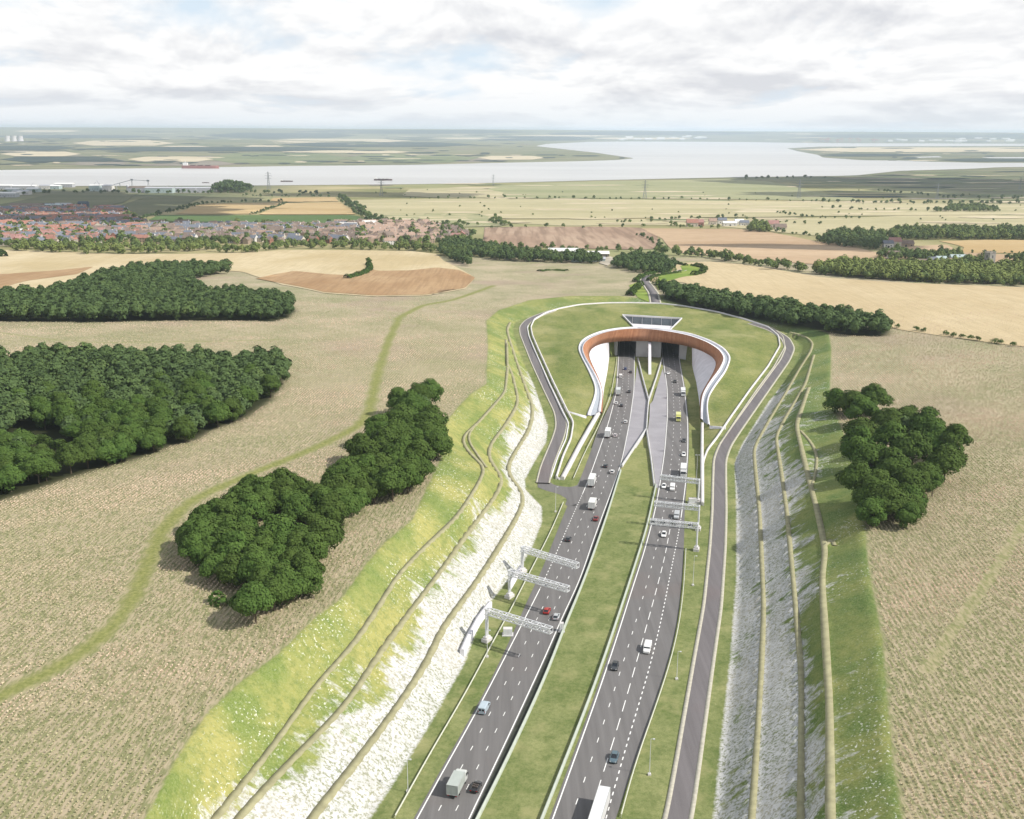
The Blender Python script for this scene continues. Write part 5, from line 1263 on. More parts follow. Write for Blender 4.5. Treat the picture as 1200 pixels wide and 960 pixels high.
VEH = [
 ('box', 536, 917, 'L', (.40, .44, .41), (.55, .57, .55), 'pale grey green box truck beside the black open car at photo bottom', 7.6, 3.35),
 ('open', 558, 921, 'L', black, None, 'black open top car just right of the grey green box truck'),
 ('van', 567.5, 828, 'L', (.42, .50, .56), None, 'pale blue van with dark rear windows on the left carriageway edge line'),
 ('car', 652, 722, 'L', silver, None, 'silver car beside the bright red car between the left gantries'),
 ('car', 641, 715, 'L', red, None, 'bright red car beside a silver car between the left gantries'),
 ('car', 666, 631, 'L', dark, None, 'dark grey car on the dotted line above the topmost left gantry'),
 ('saloon', 698.5, 607, 'L', dred, None, 'dark red car just below the white lorry with dark cab side'),
 ('box', 694.5, 590, 'L', (.72, .72, .70), (.70, .70, .70), 'white lorry just below the side road junction', 8.0, 3.3),
 ('box', 694, 563, 'L', (.74, .75, .74), (.6, .6, .6), 'tall white lorry right beside the side road junction', 10.0, 3.7),
 ('car', 717.5, 552.5, 'L', white, None, 'white car in the right lane level with the white lorry at the junction'),
 ('car', 709.5, 545.5, 'L', dark, None, 'dark car in the middle lane above the white lorry at the junction'),
 ('car', 721, 510, 'L', (.6, .55, .55), None, 'pale car beside the white lorry by the left retaining wall'),
 ('box', 712.5, 507.5, 'L', (.74, .75, .75), (.6, .6, .6), 'white lorry beside a pale car by the left retaining wall', 9.0, 3.7),
 ('car', 733, 494, 'L', white, None, 'white car in the right lane beside the left paved median'),
 ('car', 728.2, 474.8, 'L', dark, None, 'dark car just right of a white car left of the paving'),
 ('car', 722.2, 472.3, 'L', white, None, 'white car on the left line just left of a dark car'),
 ('saloon', 737.3, 458.5, 'L', dark, None, 'dark car in the right lane below the pale grey lorry'),
 ('box', 724.6, 459, 'L', (.55, .58, .58), (.5, .5, .5), 'pale grey lorry in the left lane inside the portal bowl', 8.5, 3.6),
 ('van', 727.3, 440.5, 'L', white, None, 'white van with dark rear in the left lane before the tunnel'),
 ('car', 732.8, 432, 'L', (.05, .09, .22), None, 'dark blue car nearest the left tunnel mouth'),
 ('car', 739, 435.8, 'L', dark, None, 'dark car in the right lane by the left tunnel mouth'),
 ('saloon', 783, 437, 'R', white, None, 'white car in the lane next to the median out of the right tunnel'),
 ('saloon', 791, 447, 'R', black, None, 'black car in the middle lane out of the right tunnel'),
 ('box', 800.5, 460, 'R', (.68, .70, .70), (.68, .70, .70), 'white lorry facing out of the right tunnel in the outer lane', 8.6, 3.5),
 ('box', 795, 489, 'R', (.60, .60, .22), (.62, .62, .20), 'pale yellow lorry alone in the middle lane of the right carriageway', 7.8, 3.4),
 ('car', 801.5, 516, 'R', dark, None, 'dark car in the outer lane between yellow lorry and white car'),
 ('car', 801.2, 532.5, 'R', white, None, 'white car in the outer lane above the white lorry by the gantry'),
 ('box', 801, 552, 'R', (.68, .69, .70), (.6, .6, .6), 'white lorry partly behind the topmost right gantry', 9.5, 3.7),
 ('car', 778, 569.5, 'R', white, None, 'white car by the median line just below the topmost right gantry'),
 ('van', 788, 571, 'R', white, None, 'white van with dark front just below the topmost right gantry'),
 ('van', 793, 603.5, 'R', silver, None, 'silver van between the two lower right gantries'),
 ('car', 778, 626, 'R', white, None, 'white car just below the lowest right gantry'),
 ('van', 758.8, 758.5, 'R', white, None, 'white van with blue windscreen on the long dashed line'),
 ('car', 720.5, 780, 'R', dark, None, 'dark car beside the white edge line left of the white van'),
 ('car', 719.8, 887, 'R', blue_g, None, 'blue grey car just ahead of the long white trailer'),
]
for v in VEH:
    kind, u, vv, side, c, cc, lab = v[:7]
    h = {'box': 3.3, 'van': 2.0}.get(kind, 1.4); z0 = P(u, vv)[2]; p = P(u, vv, z0 + h * .5); z0 = zr(p[1])
    sl_ = slope_of(LL if side == 'L' else RM if p[1] < 380 else RR, p[1]); rz = -math.atan(sl_) + (math.pi if side == 'R' else 0)
    nm = {'box': 'lorry', 'van': 'van'}.get(kind, 'car'); root = empty(nm, (p[0], p[1], z0 + .005), rz)
    tag(root, lab, nm, 'vehicles on the two carriageways')
    if kind == 'box': lorry(root, c, cc, v[7], v[8])
    elif kind == 'van': van(root, c)
    else: car(root, c, KINDS[kind][0])
# articulated lorry cut by the lower edge
p = P(701, 958, 2.0); sl_ = slope_of(RM, p[1]); ax = np.array([sl_, 1]) / math.hypot(sl_, 1); top = P(708, 921.5, 4.0)
L = 15.5; cx = top[:2] - ax * (L / 2); root = empty('articulated_lorry', (cx[0] + .1, cx[1], 0.005), -math.atan(sl_) + math.pi)
tag(root, 'long white articulated lorry cut by the lower edge of the photo', 'lorry', 'vehicles on the two carriageways'); lorry(root, (.72, .72, .74), (.6, .6, .62), L, 4.0, artic=True)

# ================================================================ gantries, masts, cabinets
panel_m = simple('signal_panel', (.03, .035, .04), .4, var=.1)
def gantry(base, tip, zt, label, group, panels=(), mirror=False):
    d = tip[:2] - base[:2]; L = float(np.linalg.norm(d)); rz = math.atan2(d[1], d[0]); H = zt
    root = empty('gantry', tuple(base), rz); tag(root, label, 'gantry', group)
    bm = bmesh.new(); box(bm, -.95, .95, -1.4, 1.4, -.3, .9); box(bm, -.62, .62, -1.0, 1.0, .9, 1.5); obj('plinth', bm, pale_conc, root)
    bm = bmesh.new()
    for s in (-.38, .38): bar(bm, (0, s, 1.5), (0, s, H + 1.0), .30, 6)
    for k in range(5): box(bm, -.12, .12, -.14, .14, 2.2 + k * 1.5, 2.4 + k * 1.5)
    obj('post', bm, steel, root)
    bm = bmesh.new(); W, T = .8, 1.5; n = max(6, int(round(L / 2.1))); st = L / n
    for y in (-W, W):
        for z in (H - T / 2, H + T / 2): bar(bm, (-.3, y, z), (L, y, z), .17, 4)
    for k in range(n + 1):
        x = k * st
        for y in (-W, W): bar(bm, (x, y, H - T / 2), (x, y, H + T / 2), .11)
        for z in (H - T / 2, H + T / 2): bar(bm, (x, -W, z), (x, W, z), .11)
    for k in range(n):
        x = k * st; a, b = (H - T / 2, H + T / 2) if k % 2 else (H + T / 2, H - T / 2)
        for y in (-W, W): bar(bm, (x, y, a), (x + st, y, b), .10)
        bar(bm, (x, -W if k % 2 else W, H + T / 2), (x + st, W if k % 2 else -W, H + T / 2), .10); bar(bm, (x, -W if k % 2 else W, H - T / 2), (x + st, W if k % 2 else -W, H - T / 2), .10)
    obj('truss', bm, steel, root)
    for px in panels:
        bm = bmesh.new(); box(bm, px - .8, px + .8, (-.12 if mirror else -.12) - W * (1 if mirror else 1) - .15, -W - .1, H - .8, H + .6); obj('signal_panel', bm, panel_m, root)
gl_ = 'cantilever gantries over the left carriageway'; gr_ = 'gantries over the right carriageway'
def gz(bu, bv, tu, tv, H, label, grp, panels=()):
    b = P(bu, bv, zr(P(bu, bv)[1])); t = P(tu, tv, b[2] + H); gantry(b, t, H, label, grp, panels)
gz(612, 671, 677, 663, 8.3, 'topmost of the three steel gantries over the left carriageway', gl_)
gz(597, 700, 666, 690.5, 8.3, 'middle of the three steel gantries over the left carriageway', gl_)
gz(570.5, 751, 646, 739, 9.2, 'lowest of the three steel gantries over the left carriageway', gl_)
gz(818, 589, 774, 559, 8.6, 'topmost of the three steel gantries over the right carriageway', gr_)
gz(818, 621, 767, 590, 8.4, 'middle of the three steel gantries over the right carriageway', gr_)
gz(816, 645, 762, 611, 9.0, 'lowest right carriageway gantry with dark signal panels', gr_, (2.5, 8.5, 12, 15.5))
def cabinet(u, v, lab, w_=1.6, d=1.0, h=1.4):
    p = P(u, v); root = empty('roadside_cabinet', tuple(p)); tag(root, lab, 'cabinet')
    bm = bmesh.new(); box(bm, -w_ / 2, w_ / 2, -d / 2, d / 2, .15, h); bmesh.ops.bevel(bm, geom=bm.edges[:], offset=.04, segments=1); obj('case', bm, pale_conc, root)
    bm = bmesh.new(); box(bm, -w_ / 2 - .3, w_ / 2 + .3, -d / 2 - .5, d / 2 + .3, -.1, .15); obj('slab', bm, concrete, root)
    for s in (-1, 1):
        bm = bmesh.new(); box(bm, -w_ / 4 + .04, w_ / 4 - .04, -.02, .0, .25, h - .1); o = obj('door', bm, steel, root); o.location = (s * w_ / 4, -d / 2 - .004, 0)
cabinet(595, 743.5, 'grey roadside cabinet under the arm of the lowest left gantry', 2.6, 1.6, 2.0)
cabinet(811.5, 589, 'pale roadside cabinet at foot of the topmost right gantry', 3.0, 1.8, 1.8)
cabinet(658, 739.5, 'small grey cabinet on the median barrier by the lowest left gantry', 1.2, 1.2, 2.6)
def mast(u, v, h, lab, heads=1):
    p = P(u, v); root = empty('camera_mast', tuple(p)); tag(root, lab, 'mast', 'thin masts along the verges')
    bm = bmesh.new(); bar(bm, (0, 0, 0), (0, 0, h), (.09, .04), 6); obj('pole', bm, steel, root)
    bm = bmesh.new(); box(bm, -.35, .35, -.35, .35, -.1, .35); obj('base', bm, pale_conc, root)
    for k in range(heads):
        s = -1 if k % 2 else 1; bm = bmesh.new(); bar(bm, (0, 0, h), (s * .9, 0, h + .1), .05); box(bm, s * .7 - .2, s * .7 + .2, -.15, .15, h - .08, h + .1); obj('camera', bm, steel, root)
for u, v, h, lab, n_ in ((816, 563, 11, 'tall thin mast with twin heads above the topmost right gantry', 2), (812, 686, 10, 'thin mast on the right verge below the lowest right gantry', 1), (793, 796, 8, 'thin mast on the right verge level with the dark car', 1),
                         (761, 908, 9, 'thin mast on the right verge near the blue grey car', 1), (478, 928, 8, 'thin mast on the left verge near the photo bottom', 1), (571, 770, 8, 'thin mast beside the rail below the lowest left gantry', 1), (651, 600, 10, 'thin mast on the green by the side road junction', 1)): mast(u, v, h, lab, n_)

# ================================================================ houses and far buildings
def cmat(n, c, v=.15): return simple(n, c, .85, var=v, scale=.3)
wall_c = [cmat('render_cream', (.50, .45, .38)), cmat('brick_red', (.30, .15, .11)), cmat('render_white', (.62, .60, .57)), cmat('brick_buff', (.36, .28, .21))]
roof_c = [cmat('tile_orange', (.33, .235, .185)), cmat('tile_brown', (.20, .155, .13)), cmat('slate_grey', (.16, .175, .21)), cmat('tile_pink', (.34, .19, .17)), cmat('tile_red', (.34, .17, .13))]
win_m = simple('window_glass', (.05, .06, .07), .2, var=.1)
def house_mesh(w_, d, h, rh, wm, rm, name='house', chim=True):
    bm = bmesh.new(); box(bm, -w_ / 2, w_ / 2, -d / 2, d / 2, -.5, h)
    e = .35; A = [(-w_ / 2 - e, -d / 2 - e, h), (w_ / 2 + e, -d / 2 - e, h), (w_ / 2 + e, d / 2 + e, h), (-w_ / 2 - e, d / 2 + e, h)]; B = [(-w_ / 2 - e, 0, h + rh), (w_ / 2 + e, 0, h + rh)]
    vs = [bm.verts.new(q) for q in A + B]; fs = [bm.faces.new([vs[i] for i in f]) for f in ((0, 1, 5, 4), (2, 3, 4, 5), (3, 2, 1, 0))]
    for f in fs: f.material_index = 1
    for f in ((0, 4, 3), (1, 2, 5)): bm.faces.new([vs[i] for i in f])
    if chim:
        n0 = len(bm.faces); box(bm, w_ * .25, w_ * .25 + .8, -.3, .5, h + rh * .6, h + rh + 1.0)
    n0 = len(bm.faces); bm.faces.ensure_lookup_table()
    for k in range(max(2, int(w_ / 3))):
        x = -w_ / 2 + (k + .5) * w_ / max(2, int(w_ / 3))
        for z in (.9, 3.4):
            if z + 1.3 < h: box(bm, x - .5, x + .5, -d / 2 - .03, -d / 2 + .02, z, z + 1.2)
    bm.faces.ensure_lookup_table()
    for f in bm.faces[n0:]: f.material_index = 2
    me = bpy.data.meshes.new(name); bm.to_mesh(me); bm.free()
    for m in (wm, rm, win_m): me.materials.append(m)
    return me
HK = {}
for wi in range(4):
    for ri in range(5):
        HK[(wi, ri, 0)] = house_mesh(9, 8, 5.2, 3.2, wall_c[wi], roof_c[ri]); HK[(wi, ri, 1)] = house_mesh(20, 8, 5.2, 3.4, wall_c[wi], roof_c[ri])
towns = [([(-60,248),(60,243.5),(142,246),(150,256),(168,264),(168,284),(100,286),(60,288),(-60,290)], 'W'), ([(160,263.5),(200,265),(300,266),(420,263.5),(430,284),(340,287),(300,286),(170,284)], 'M'), ([(425,263.5),(500,263),(516,267),(514,285),(470,287),(430,287)], 'E'), ([(515,266),(532,269),(548,279),(552,287),(540,286),(520,283)], 'F')]
HP = []
for poly, kind in towns:
    P_ = hits(poly); X, Y = grid_fill(P_, 15, 1.6, 5)
    for k, (x, y) in enumerate(zip(X, Y)):
        r_ = np.random.default_rng(k * 7 + len(HP))
        rowi = int(y / 13.5)
        if r_.random() < .34: continue
        HP.append((x + r_.normal() * 1.5, y + r_.normal() * 2, kind, int(r_.integers(1e6))))
# rows are turned by districts
hh = height(np.array([h[0] for h in HP]), np.array([h[1] for h in HP]))
sz = np.array([1 / math.hypot(h[0], h[1]) * (1 if abs(h[0]) < h[1] * .478 else 0.01) for h in HP]); od = np.argsort(-sz); keep = set(od[:262].tolist())
pal = {'W': [(1, 1), (1, 3), (0, 2), (1, 2), (0, 1), (2, 2), (1, 4), (3, 4), (0, 4), (1, 2), (2, 2)], 'M': [(3, 1), (2, 1), (0, 2), (1, 1), (0, 1), (2, 2), (3, 1), (3, 0)], 'E': [(3, 0), (0, 0), (3, 1), (2, 0), (3, 0), (0, 0)], 'F': [(2, 1), (1, 3), (0, 1)]}
labs = {'W': 'small house in the dense red and grey town at the left edge', 'M': 'small house in the brown roofed rows below the green field', 'E': 'small house in the orange roofed rows right of the town', 'F': 'small house in the cluster at the right end of the town'}
SV, SF = {}, {}
bms = bmesh.new(); sm_list = []
for i, (x, y, kind, sd_) in enumerate(HP):
    wi, ri = pal[kind][sd_ % len(pal[kind])]; t_ = 1 if sd_ % 3 == 0 else 0; me = HK[(wi, ri, t_)]; rz = .35 * math.sin(x * .006) + .25 * math.cos(y * .008) + (math.pi / 2 if sd_ % 4 == 0 else 0) + (.8 if kind == 'E' else 0)
    sc_ = .9 + (sd_ % 7) * .05
    if i in keep:
        o = bpy.data.objects.new('house', me); col.objects.link(o); o.location = (x, y, hh[i]); o.rotation_euler = (0, 0, rz); o.scale = (sc_,) * 3
        tag(o, labs[kind], 'house', {'W': 'houses of the dense left town', 'M': 'houses of the middle rows', 'E': 'houses of the orange roofed rows', 'F': 'houses at the town end'}[kind])
    else: sm_list.append((me, x, y, hh[i], rz, sc_))
allm = wall_c + roof_c + [win_m]; mi = {m.name: k for k, m in enumerate(allm)}
for me, x, y, z, rz, sc_ in sm_list:
    n0 = len(bms.verts); f0 = len(bms.faces); bms.from_mesh(me); bms.verts.ensure_lookup_table(); bms.faces.ensure_lookup_table()
    c, s0 = math.cos(rz), math.sin(rz)
    for v in bms.verts[n0:]: a, b, d = v.co; v.co = ((a * c - b * s0) * sc_ + x, (a * s0 + b * c) * sc_ + y, d * sc_ + z)
    idxs = [mi[m.name] for m in me.materials]
    for f in bms.faces[f0:]: f.material_index = idxs[f.material_index]
o = obj('distant_houses', bms, allm); tag(o, 'mass of further small houses filling the town', 'houses', kind='stuff')
print('houses', len(HP))
def building(name, cat, u, v, w_, d, h, rh, wc, rc_, lab, rz=0, group=None, parts=True):
    p = hit(u, v); root = empty(name, tuple(p), rz); tag(root, lab, cat, group)
    bm = bmesh.new(); box(bm, -w_ / 2, w_ / 2, -d / 2, d / 2, -1.5, h); obj('wall', bm, wc, root)
    bm = bmesh.new(); e = .5
    rings = [[(x, -d / 2 - e, h), (x, d / 2 + e, h), (x, d / 2 + e, h + .15), (x, 0, h + rh), (x, -d / 2 - e, h + .15)] for x in (-w_ / 2 - e, w_ / 2 + e)]
    loft(bm, rings); obj('roof', bm, rc_, root)
    nwin = max(2, int(w_ / 6))
    for k in range(min(nwin, 8)):
        x = -w_ / 2 + (k + .5) * w_ / min(nwin, 8); bm = bmesh.new(); box(bm, x - .8, x + .8, -d / 2 - .05, -d / 2 + .02, h * .35, h * .35 + 1.4); obj('window', bm, win_m, root)
    bm = bmesh.new(); box(bm, -1.2, 1.2, -d / 2 - .06, -d / 2 + .02, 0, min(2.4, h * .8)); obj('door', bm, chassis_m, root)
    return root
whr = simple('white_sheet_roof', (.72, .72, .70), .6, var=.05); lil = simple('pale_cladding', (.42, .43, .46), .7, var=.08); teal = simple('pale_teal', (.38, .46, .46), .7, var=.08)
building('barn', 'barn', 661.5, 299, 36, 16, 5, 3, cmat('barn_brown', (.22, .17, .12)), whr, 'long white roofed barn at left in the yard behind the wood')
building('barn', 'barn', 693, 301, 38, 15, 4, 2.5, cmat('barn_grey_brown', (.20, .18, .15)), whr, 'long white roofed barn at right in the yard behind the wood')  # grey brown wall colour
building('glasshouse', 'glasshouse', 683, 306.5, 24, 8, 3, 2, teal, teal, 'low grey green glasshouse below the two white barns'); building('glasshouse', 'glasshouse', 700, 306.5, 16, 8, 3, 2, teal, lil, 'short grey glasshouse at the right end below the white barns')
far_b = [
 ('farmhouse', 'house', 1048, 289.5, 14, 9, 7, 5, wall_c[0], roof_c[3], 'pinkish farmhouse with tall chimney between the right hand woods'), ('farmhouse', 'house', 1040, 290, 12, 8, 5, 4, wall_c[2], roof_c[2], 'white walled farmhouse left of the pinkish farmhouse'),
 ('farm_barn', 'barn', 1060, 289, 20, 10, 4, 4, wall_c[3], roof_c[1], 'brown roofed barn right of the pinkish farmhouse'), ('cottage', 'house', 1047, 303.5, 12, 9, 4, 5, wall_c[2], roof_c[1], 'cottage with big brown roof at edge of the tan field'),
 ('farm_barn', 'barn', 1122, 307, 16, 9, 5, 3, wall_c[2], teal, 'pale green roofed barn left of the church tower'), ('cottage', 'house', 1080, 311.5, 16, 8, 4, 3, wall_c[0], roof_c[1], 'long low cottage above the bright green belt'),
 ('cottage', 'house', 1092, 310, 8, 8, 5, 3, wall_c[2], roof_c[2], 'small white cottage in the village left of the church'), ('cottage', 'house', 1102, 309, 10, 8, 5, 3, wall_c[2], teal, 'small pale green cottage in the village left of the church'),
 ('cottage', 'house', 1115, 312, 12, 9, 4, 4, wall_c[3], roof_c[0], 'orange roofed cottage nearest the church tower'),
 ('farmhouse', 'house', 811, 265.5, 18, 10, 6, 6, wall_c[0], roof_c[4], 'bright red roofed farmhouse at left of the hamlet above the tan field'), ('farmhouse', 'house', 819, 265, 14, 10, 6, 5, wall_c[1], roof_c[3], 'dull red roofed farmhouse second in the hamlet above the tan field'),
 ('cottage', 'house', 835, 263.5, 12, 10, 6, 5, wall_c[0], roof_c[0], 'orange roofed cottage in the middle of the hamlet'), ('cottage', 'house', 846, 263, 14, 10, 7, 4, wall_c[2], roof_c[2], 'tall white cottage with grey roof in the hamlet'),
 ('farm_barn', 'barn', 855, 265, 22, 10, 5, 3, wall_c[2], whr, 'long white barn in the hamlet above the tan field'), ('cottage', 'house', 866, 263, 14, 10, 5, 4, wall_c[2], whr, 'white roofed cottage near the right end of the hamlet'), ('cottage', 'house', 872, 264.5, 14, 10, 5, 4, wall_c[2], roof_c[2], 'white cottage beside the grey green thicket'),
 ('farmhouse', 'house', 906, 267, 16, 10, 6, 6, wall_c[0], roof_c[3], 'mauve roofed farmhouse right of the grey green thicket'), ('farm_barn', 'barn', 914, 269, 18, 10, 4, 5, wall_c[0], roof_c[1], 'low brown roofed barn right of the mauve farmhouse'),
 ('warehouse', 'warehouse', 32, 245.5, 60, 20, 9, 3, wall_c[0], roof_c[1], 'long cream block of flats at the left edge of the town'),
 ('warehouse', 'warehouse', 55, 245, 60, 18, 8, 2, cmat('shed_green', (.12, .17, .14)), teal, 'long dark green shed at the back of the town'), ('warehouse', 'warehouse', 75, 244.5, 30, 18, 8, 3, wall_c[2], lil, 'pale shed at the back of the town centre'),
 ('warehouse', 'warehouse', 98, 243, 18, 14, 9, 3, cmat('navy', (.07, .10, .14)), cmat('navy_roof', (.06, .09, .12)), 'dark blue shed at the back of the town'), ('warehouse', 'warehouse', 137, 246.5, 18, 12, 7, 2, wall_c[2], whr, 'small white shed at the right end of the town'),
 ('warehouse', 'warehouse', 48, 269, 40, 12, 5, 2, wall_c[2], whr, 'long white roofed shed amid the left town houses'), ('warehouse', 'warehouse', 20, 274, 34, 12, 5, 2, wall_c[2], whr, 'white fronted terrace near the left edge of the town'),
 ('warehouse', 'warehouse', 408, 267, 26, 14, 6, 2, wall_c[0], whr, 'pale flat shed at the top of the middle rows'), ('warehouse', 'warehouse', 433, 266, 20, 16, 7, 3, wall_c[2], whr, 'bright white shed at the top of the middle rows'),
 ('warehouse', 'warehouse', 166, 225.5, 60, 30, 12, 3, lil, roof_c[1], 'brown roofed riverside shed right of the jetty crane'), ('warehouse', 'warehouse', 188, 226, 70, 30, 12, 3, teal, lil, 'pale teal riverside shed second from left'),
 ('warehouse', 'warehouse', 211, 225.5, 90, 30, 11, 3, lil, lil, 'long lilac grey riverside shed third from left'), ('warehouse', 'warehouse', 234, 225.5, 60, 30, 11, 3, lil, lil, 'lilac grey riverside shed beside the dark trees'), ('warehouse', 'warehouse', 246, 224, 40, 20, 8, 3, wall_c[2], whr, 'small white riverside shed touching the dark trees'),
]
k_ = 0
for u, v, w_, h, c in ((4, 222, 50, 10, 0), (14, 221, 40, 8, 1), (30, 222, 60, 9, 0), (26, 228, 40, 8, 1), (8, 231, 50, 9, 0), (40, 225, 30, 8, 2), (54, 221.5, 26, 9, 1), (66, 221.5, 24, 8, 2), (76, 219.5, 50, 9, 0), (16, 226, 36, 9, 2), (112, 224, 26, 14, 2), (128, 224, 22, 14, 1)):
    far_b.append(('factory_shed', 'shed', u, v, w_, 22, h, 3, (lil, wall_c[2], teal)[c], (whr, lil, whr)[c], ['blue grey factory shed in the riverside works at far left', 'white walled factory shed in the riverside works at far left', 'pale teal factory shed in the riverside works at far left'][c], 0, 'factory sheds of the riverside works'))
for b in far_b: building(*b)
# far town across the estuary
rp = np.random.default_rng(3)
for i in range(34):
    u = rp.uniform(728, 836) if i < 16 else rp.uniform(1040, 1190); v = rp.uniform(163.6, 165.0) if i < 16 else rp.uniform(165.8, 167.2)
    p = P(u, v, -19); o = bpy.data.objects.new('estuary_building', house_mesh(rp.uniform(60, 150), 60, rp.uniform(14, 28), 6, whr, whr, 'estuary_building', False)); col.objects.link(o); o.location = (p[0], p[1], zbase(p[0], p[1]))
    tag(o, 'tiny white building on the far estuary shore', 'building', 'white buildings on the far estuary shore')
red_far = simple('far_red_steel', (.42, .20, .18), .7, var=.1)
for i in range(15):
    u = rp.uniform(958, 1028); p = P(u, 166.9, -19); h = rp.uniform(45, 80); root = empty('dock_crane', (p[0], p[1], -19)); tag(root, 'tiny pale red dock crane on the far estuary shore', 'crane', 'dock cranes on the far shore')
    bm = bmesh.new()
    for sx in (-15, 15): bar(bm, (sx, 0, 0), (sx * .4, 0, h), 3)
    obj('tower', bm, red_far, root); bm = bmesh.new(); bar(bm, (-40, 0, h * .7), (45, 0, h * .75), 4); obj('jib', bm, red_far, root)
# three squat cooling towers
for i, (u, lab) in enumerate(((9, 'leftmost of three white cooling towers on the far plain'), (17, 'middle of three white cooling towers on the far plain'), (24.3, 'rightmost of three white cooling towers on the far plain'))):
    p = hit(u, 165.8); root = empty('cooling_tower', tuple(p)); tag(root, lab, 'cooling tower', 'three cooling towers across the river')
    W_ = 3.3 / FPX * p[1]; H_ = 1.9 * W_; bm = bmesh.new(); rings = []
    for t in np.linspace(0, 1, 9):
        r_ = W_ * (1 - .20 * math.sin(min(1, t * 1.25) * math.pi / 2) + .05 * max(0, t - .8) * 5); rings.append([(r_ * math.cos(a), r_ * math.sin(a), H_ * t) for a in np.linspace(0, 2 * math.pi, 24, endpoint=False)])
    loft(bm, rings, cap=False); obj('shell', bm, pale_conc, root, True)
    bm = bmesh.new(); bar(bm, (0, 0, H_ * .97), (0, 0, H_ * .985), W_ * .82, 24); obj('rim', bm, concrete, root)
# church tower
p = hit(1158, 318.5); root = empty('church_tower', tuple(p), R(20)); tag(root, 'square grey stone church tower standing in trees at the right', 'church tower')
stone = simple('tower_stone', (.30, .28, .25), .9, var=.2, scale=.4)
bm = bmesh.new(); loft(bm, [[(-s, -s, z), (s, -s, z), (s, s, z), (-s, s, z)] for s, z in ((4.1, -2), (3.9, 7), (3.7, 7.2), (3.5, 18))]); obj('tower', bm, stone, root)
bm = bmesh.new()
for k in range(4):
    for s in (-1, 1): box(bm, *( (-3.6 + k * 2, -2.6 + k * 2, s * 3.5 - .25, s * 3.5 + .25) ), 18.3, 19.6); box(bm, s * 3.5 - .25, s * 3.5 + .25, -2.5 + k * 1.7, -1.7 + k * 1.7, 18.3, 19.6)
box(bm, -3.75, 3.75, -3.75, 3.75, 17.9, 18.3); obj('parapet', bm, stone, root)
for s in (-1, 1):
    bm = bmesh.new(); box(bm, -.6, .6, s * 3.56 - .06, s * 3.56 + .06, 13.5, 16); obj('window', bm, win_m, root); bm = bmesh.new(); box(bm, s * 3.56 - .06, s * 3.56 + .06, -.6, .6, 13.5, 16); obj('window', bm, win_m, root)
for z, s in ((7, -1),):
    bm = bmesh.new(); box(bm, -1, 1, -4.25, -3.9, -1, 2.6); obj('door', bm, chassis_m, root)
# pylons
pyl_m = simple('pylon_steel', (.22, .24, .26), .6, metal=.3, var=.05)
def pylon(u, v, hpx, lab):
    p = hit(u, v); H_ = hpx / FPX * p[1]; root = empty('pylon', tuple(p)); tag(root, lab, 'pylon', 'lattice pylons across the marsh'); bm = bmesh.new(); r0 = H_ * .0045
    def q(t, sx, sy): w_ = H_ * (.085 * (1 - t) ** 1.4 + .012); return (sx * w_, sy * w_, H_ * t)
    lv = np.linspace(0, 1, 10)
    for sx, sy in ((-1, -1), (1, -1), (1, 1), (-1, 1)):
        for a, b in zip(lv, lv[1:]): bar(bm, q(a, sx, sy), q(b, sx, sy), r0 * 1.6)
    for i, (a, b) in enumerate(zip(lv, lv[1:])):
        for s in (-1, 1):
            bar(bm, q(a, -1, s), q(b, 1, s), r0); bar(bm, q(a, 1, s), q(b, -1, s), r0)
    obj('tower', bm, pyl_m, root)
    for t, wd_ in ((.62, .17), (.76, .20), (.90, .15)):
        bm = bmesh.new()
        for s in (-1, 1): bar(bm, (0, 0, H_ * (t + .03)), (s * H_ * wd_, 0, H_ * t), r0 * 1.3); bar(bm, (0, 0, H_ * t), (s * H_ * wd_, 0, H_ * t), r0 * 1.3); bar(bm, (s * H_ * wd_, 0, H_ * t), (s * H_ * wd_, 0, H_ * (t - .035)), r0)
        obj('crossarm', bm, pyl_m, root)
for a in ((315, 222, 20, 'pylon against the river left of the small barge'), (447, 229.5, 19, 'pylon just below the dark ship'), (578, 218, 13, 'faint pylon on the marsh edge at the middle of the river'), (755.5, 233, 21, 'faint pylon standing on the green marsh hedge line'), (936, 233, 22, 'faint pylon on the marsh right of the centre'), (1098, 234, 18, 'pylon on the dark right hand marsh'), (1195, 222, 14, 'pylon at the right edge of the dark marsh')): pylon(*a)
# ships
def ship(u, v, Lpx, c, lab, stern=1):
    p = P(u, v, -19.25); L = Lpx / FPX * p[1]; B_ = L * .14; root = empty('ship', tuple(p), R(3)); tag(root, lab, 'ship')
    bm = bmesh.new(); rings = []
    for t, w_ in ((-.5, .35), (-.46, .8), (-.3, 1), (.3, 1), (.42, .7), (.5, .08)):
        rings.append([(t * L, -B_ / 2 * w_, L * .075), (t * L, -B_ / 2 * w_ * .8, 0), (t * L, B_ / 2 * w_ * .8, 0), (t * L, B_ / 2 * w_, L * .075)])
    loft(bm, rings); obj('hull', bm, c, root)
    bm = bmesh.new(); box(bm, -.46 * L, -.34 * L, -B_ * .35, B_ * .35, L * .076, L * .15); obj('bridge', bm, whr, root)
    for k in range(3):
        bm = bmesh.new(); x = (-.2 + k * .2) * L; box(bm, x - .07 * L, x + .07 * L, -B_ * .3, B_ * .3, L * .076, L * .09); obj('hatch', bm, chassis_m, root)
    bm = bmesh.new(); bar(bm, (-.4 * L, 0, L * .15), (-.4 * L, 0, L * .21), L * .006); obj('mast', bm, whr, root)
dk = simple('ship_dark', (.10, .06, .06), .6); rdk = simple('ship_red', (.34, .16, .14), .6)
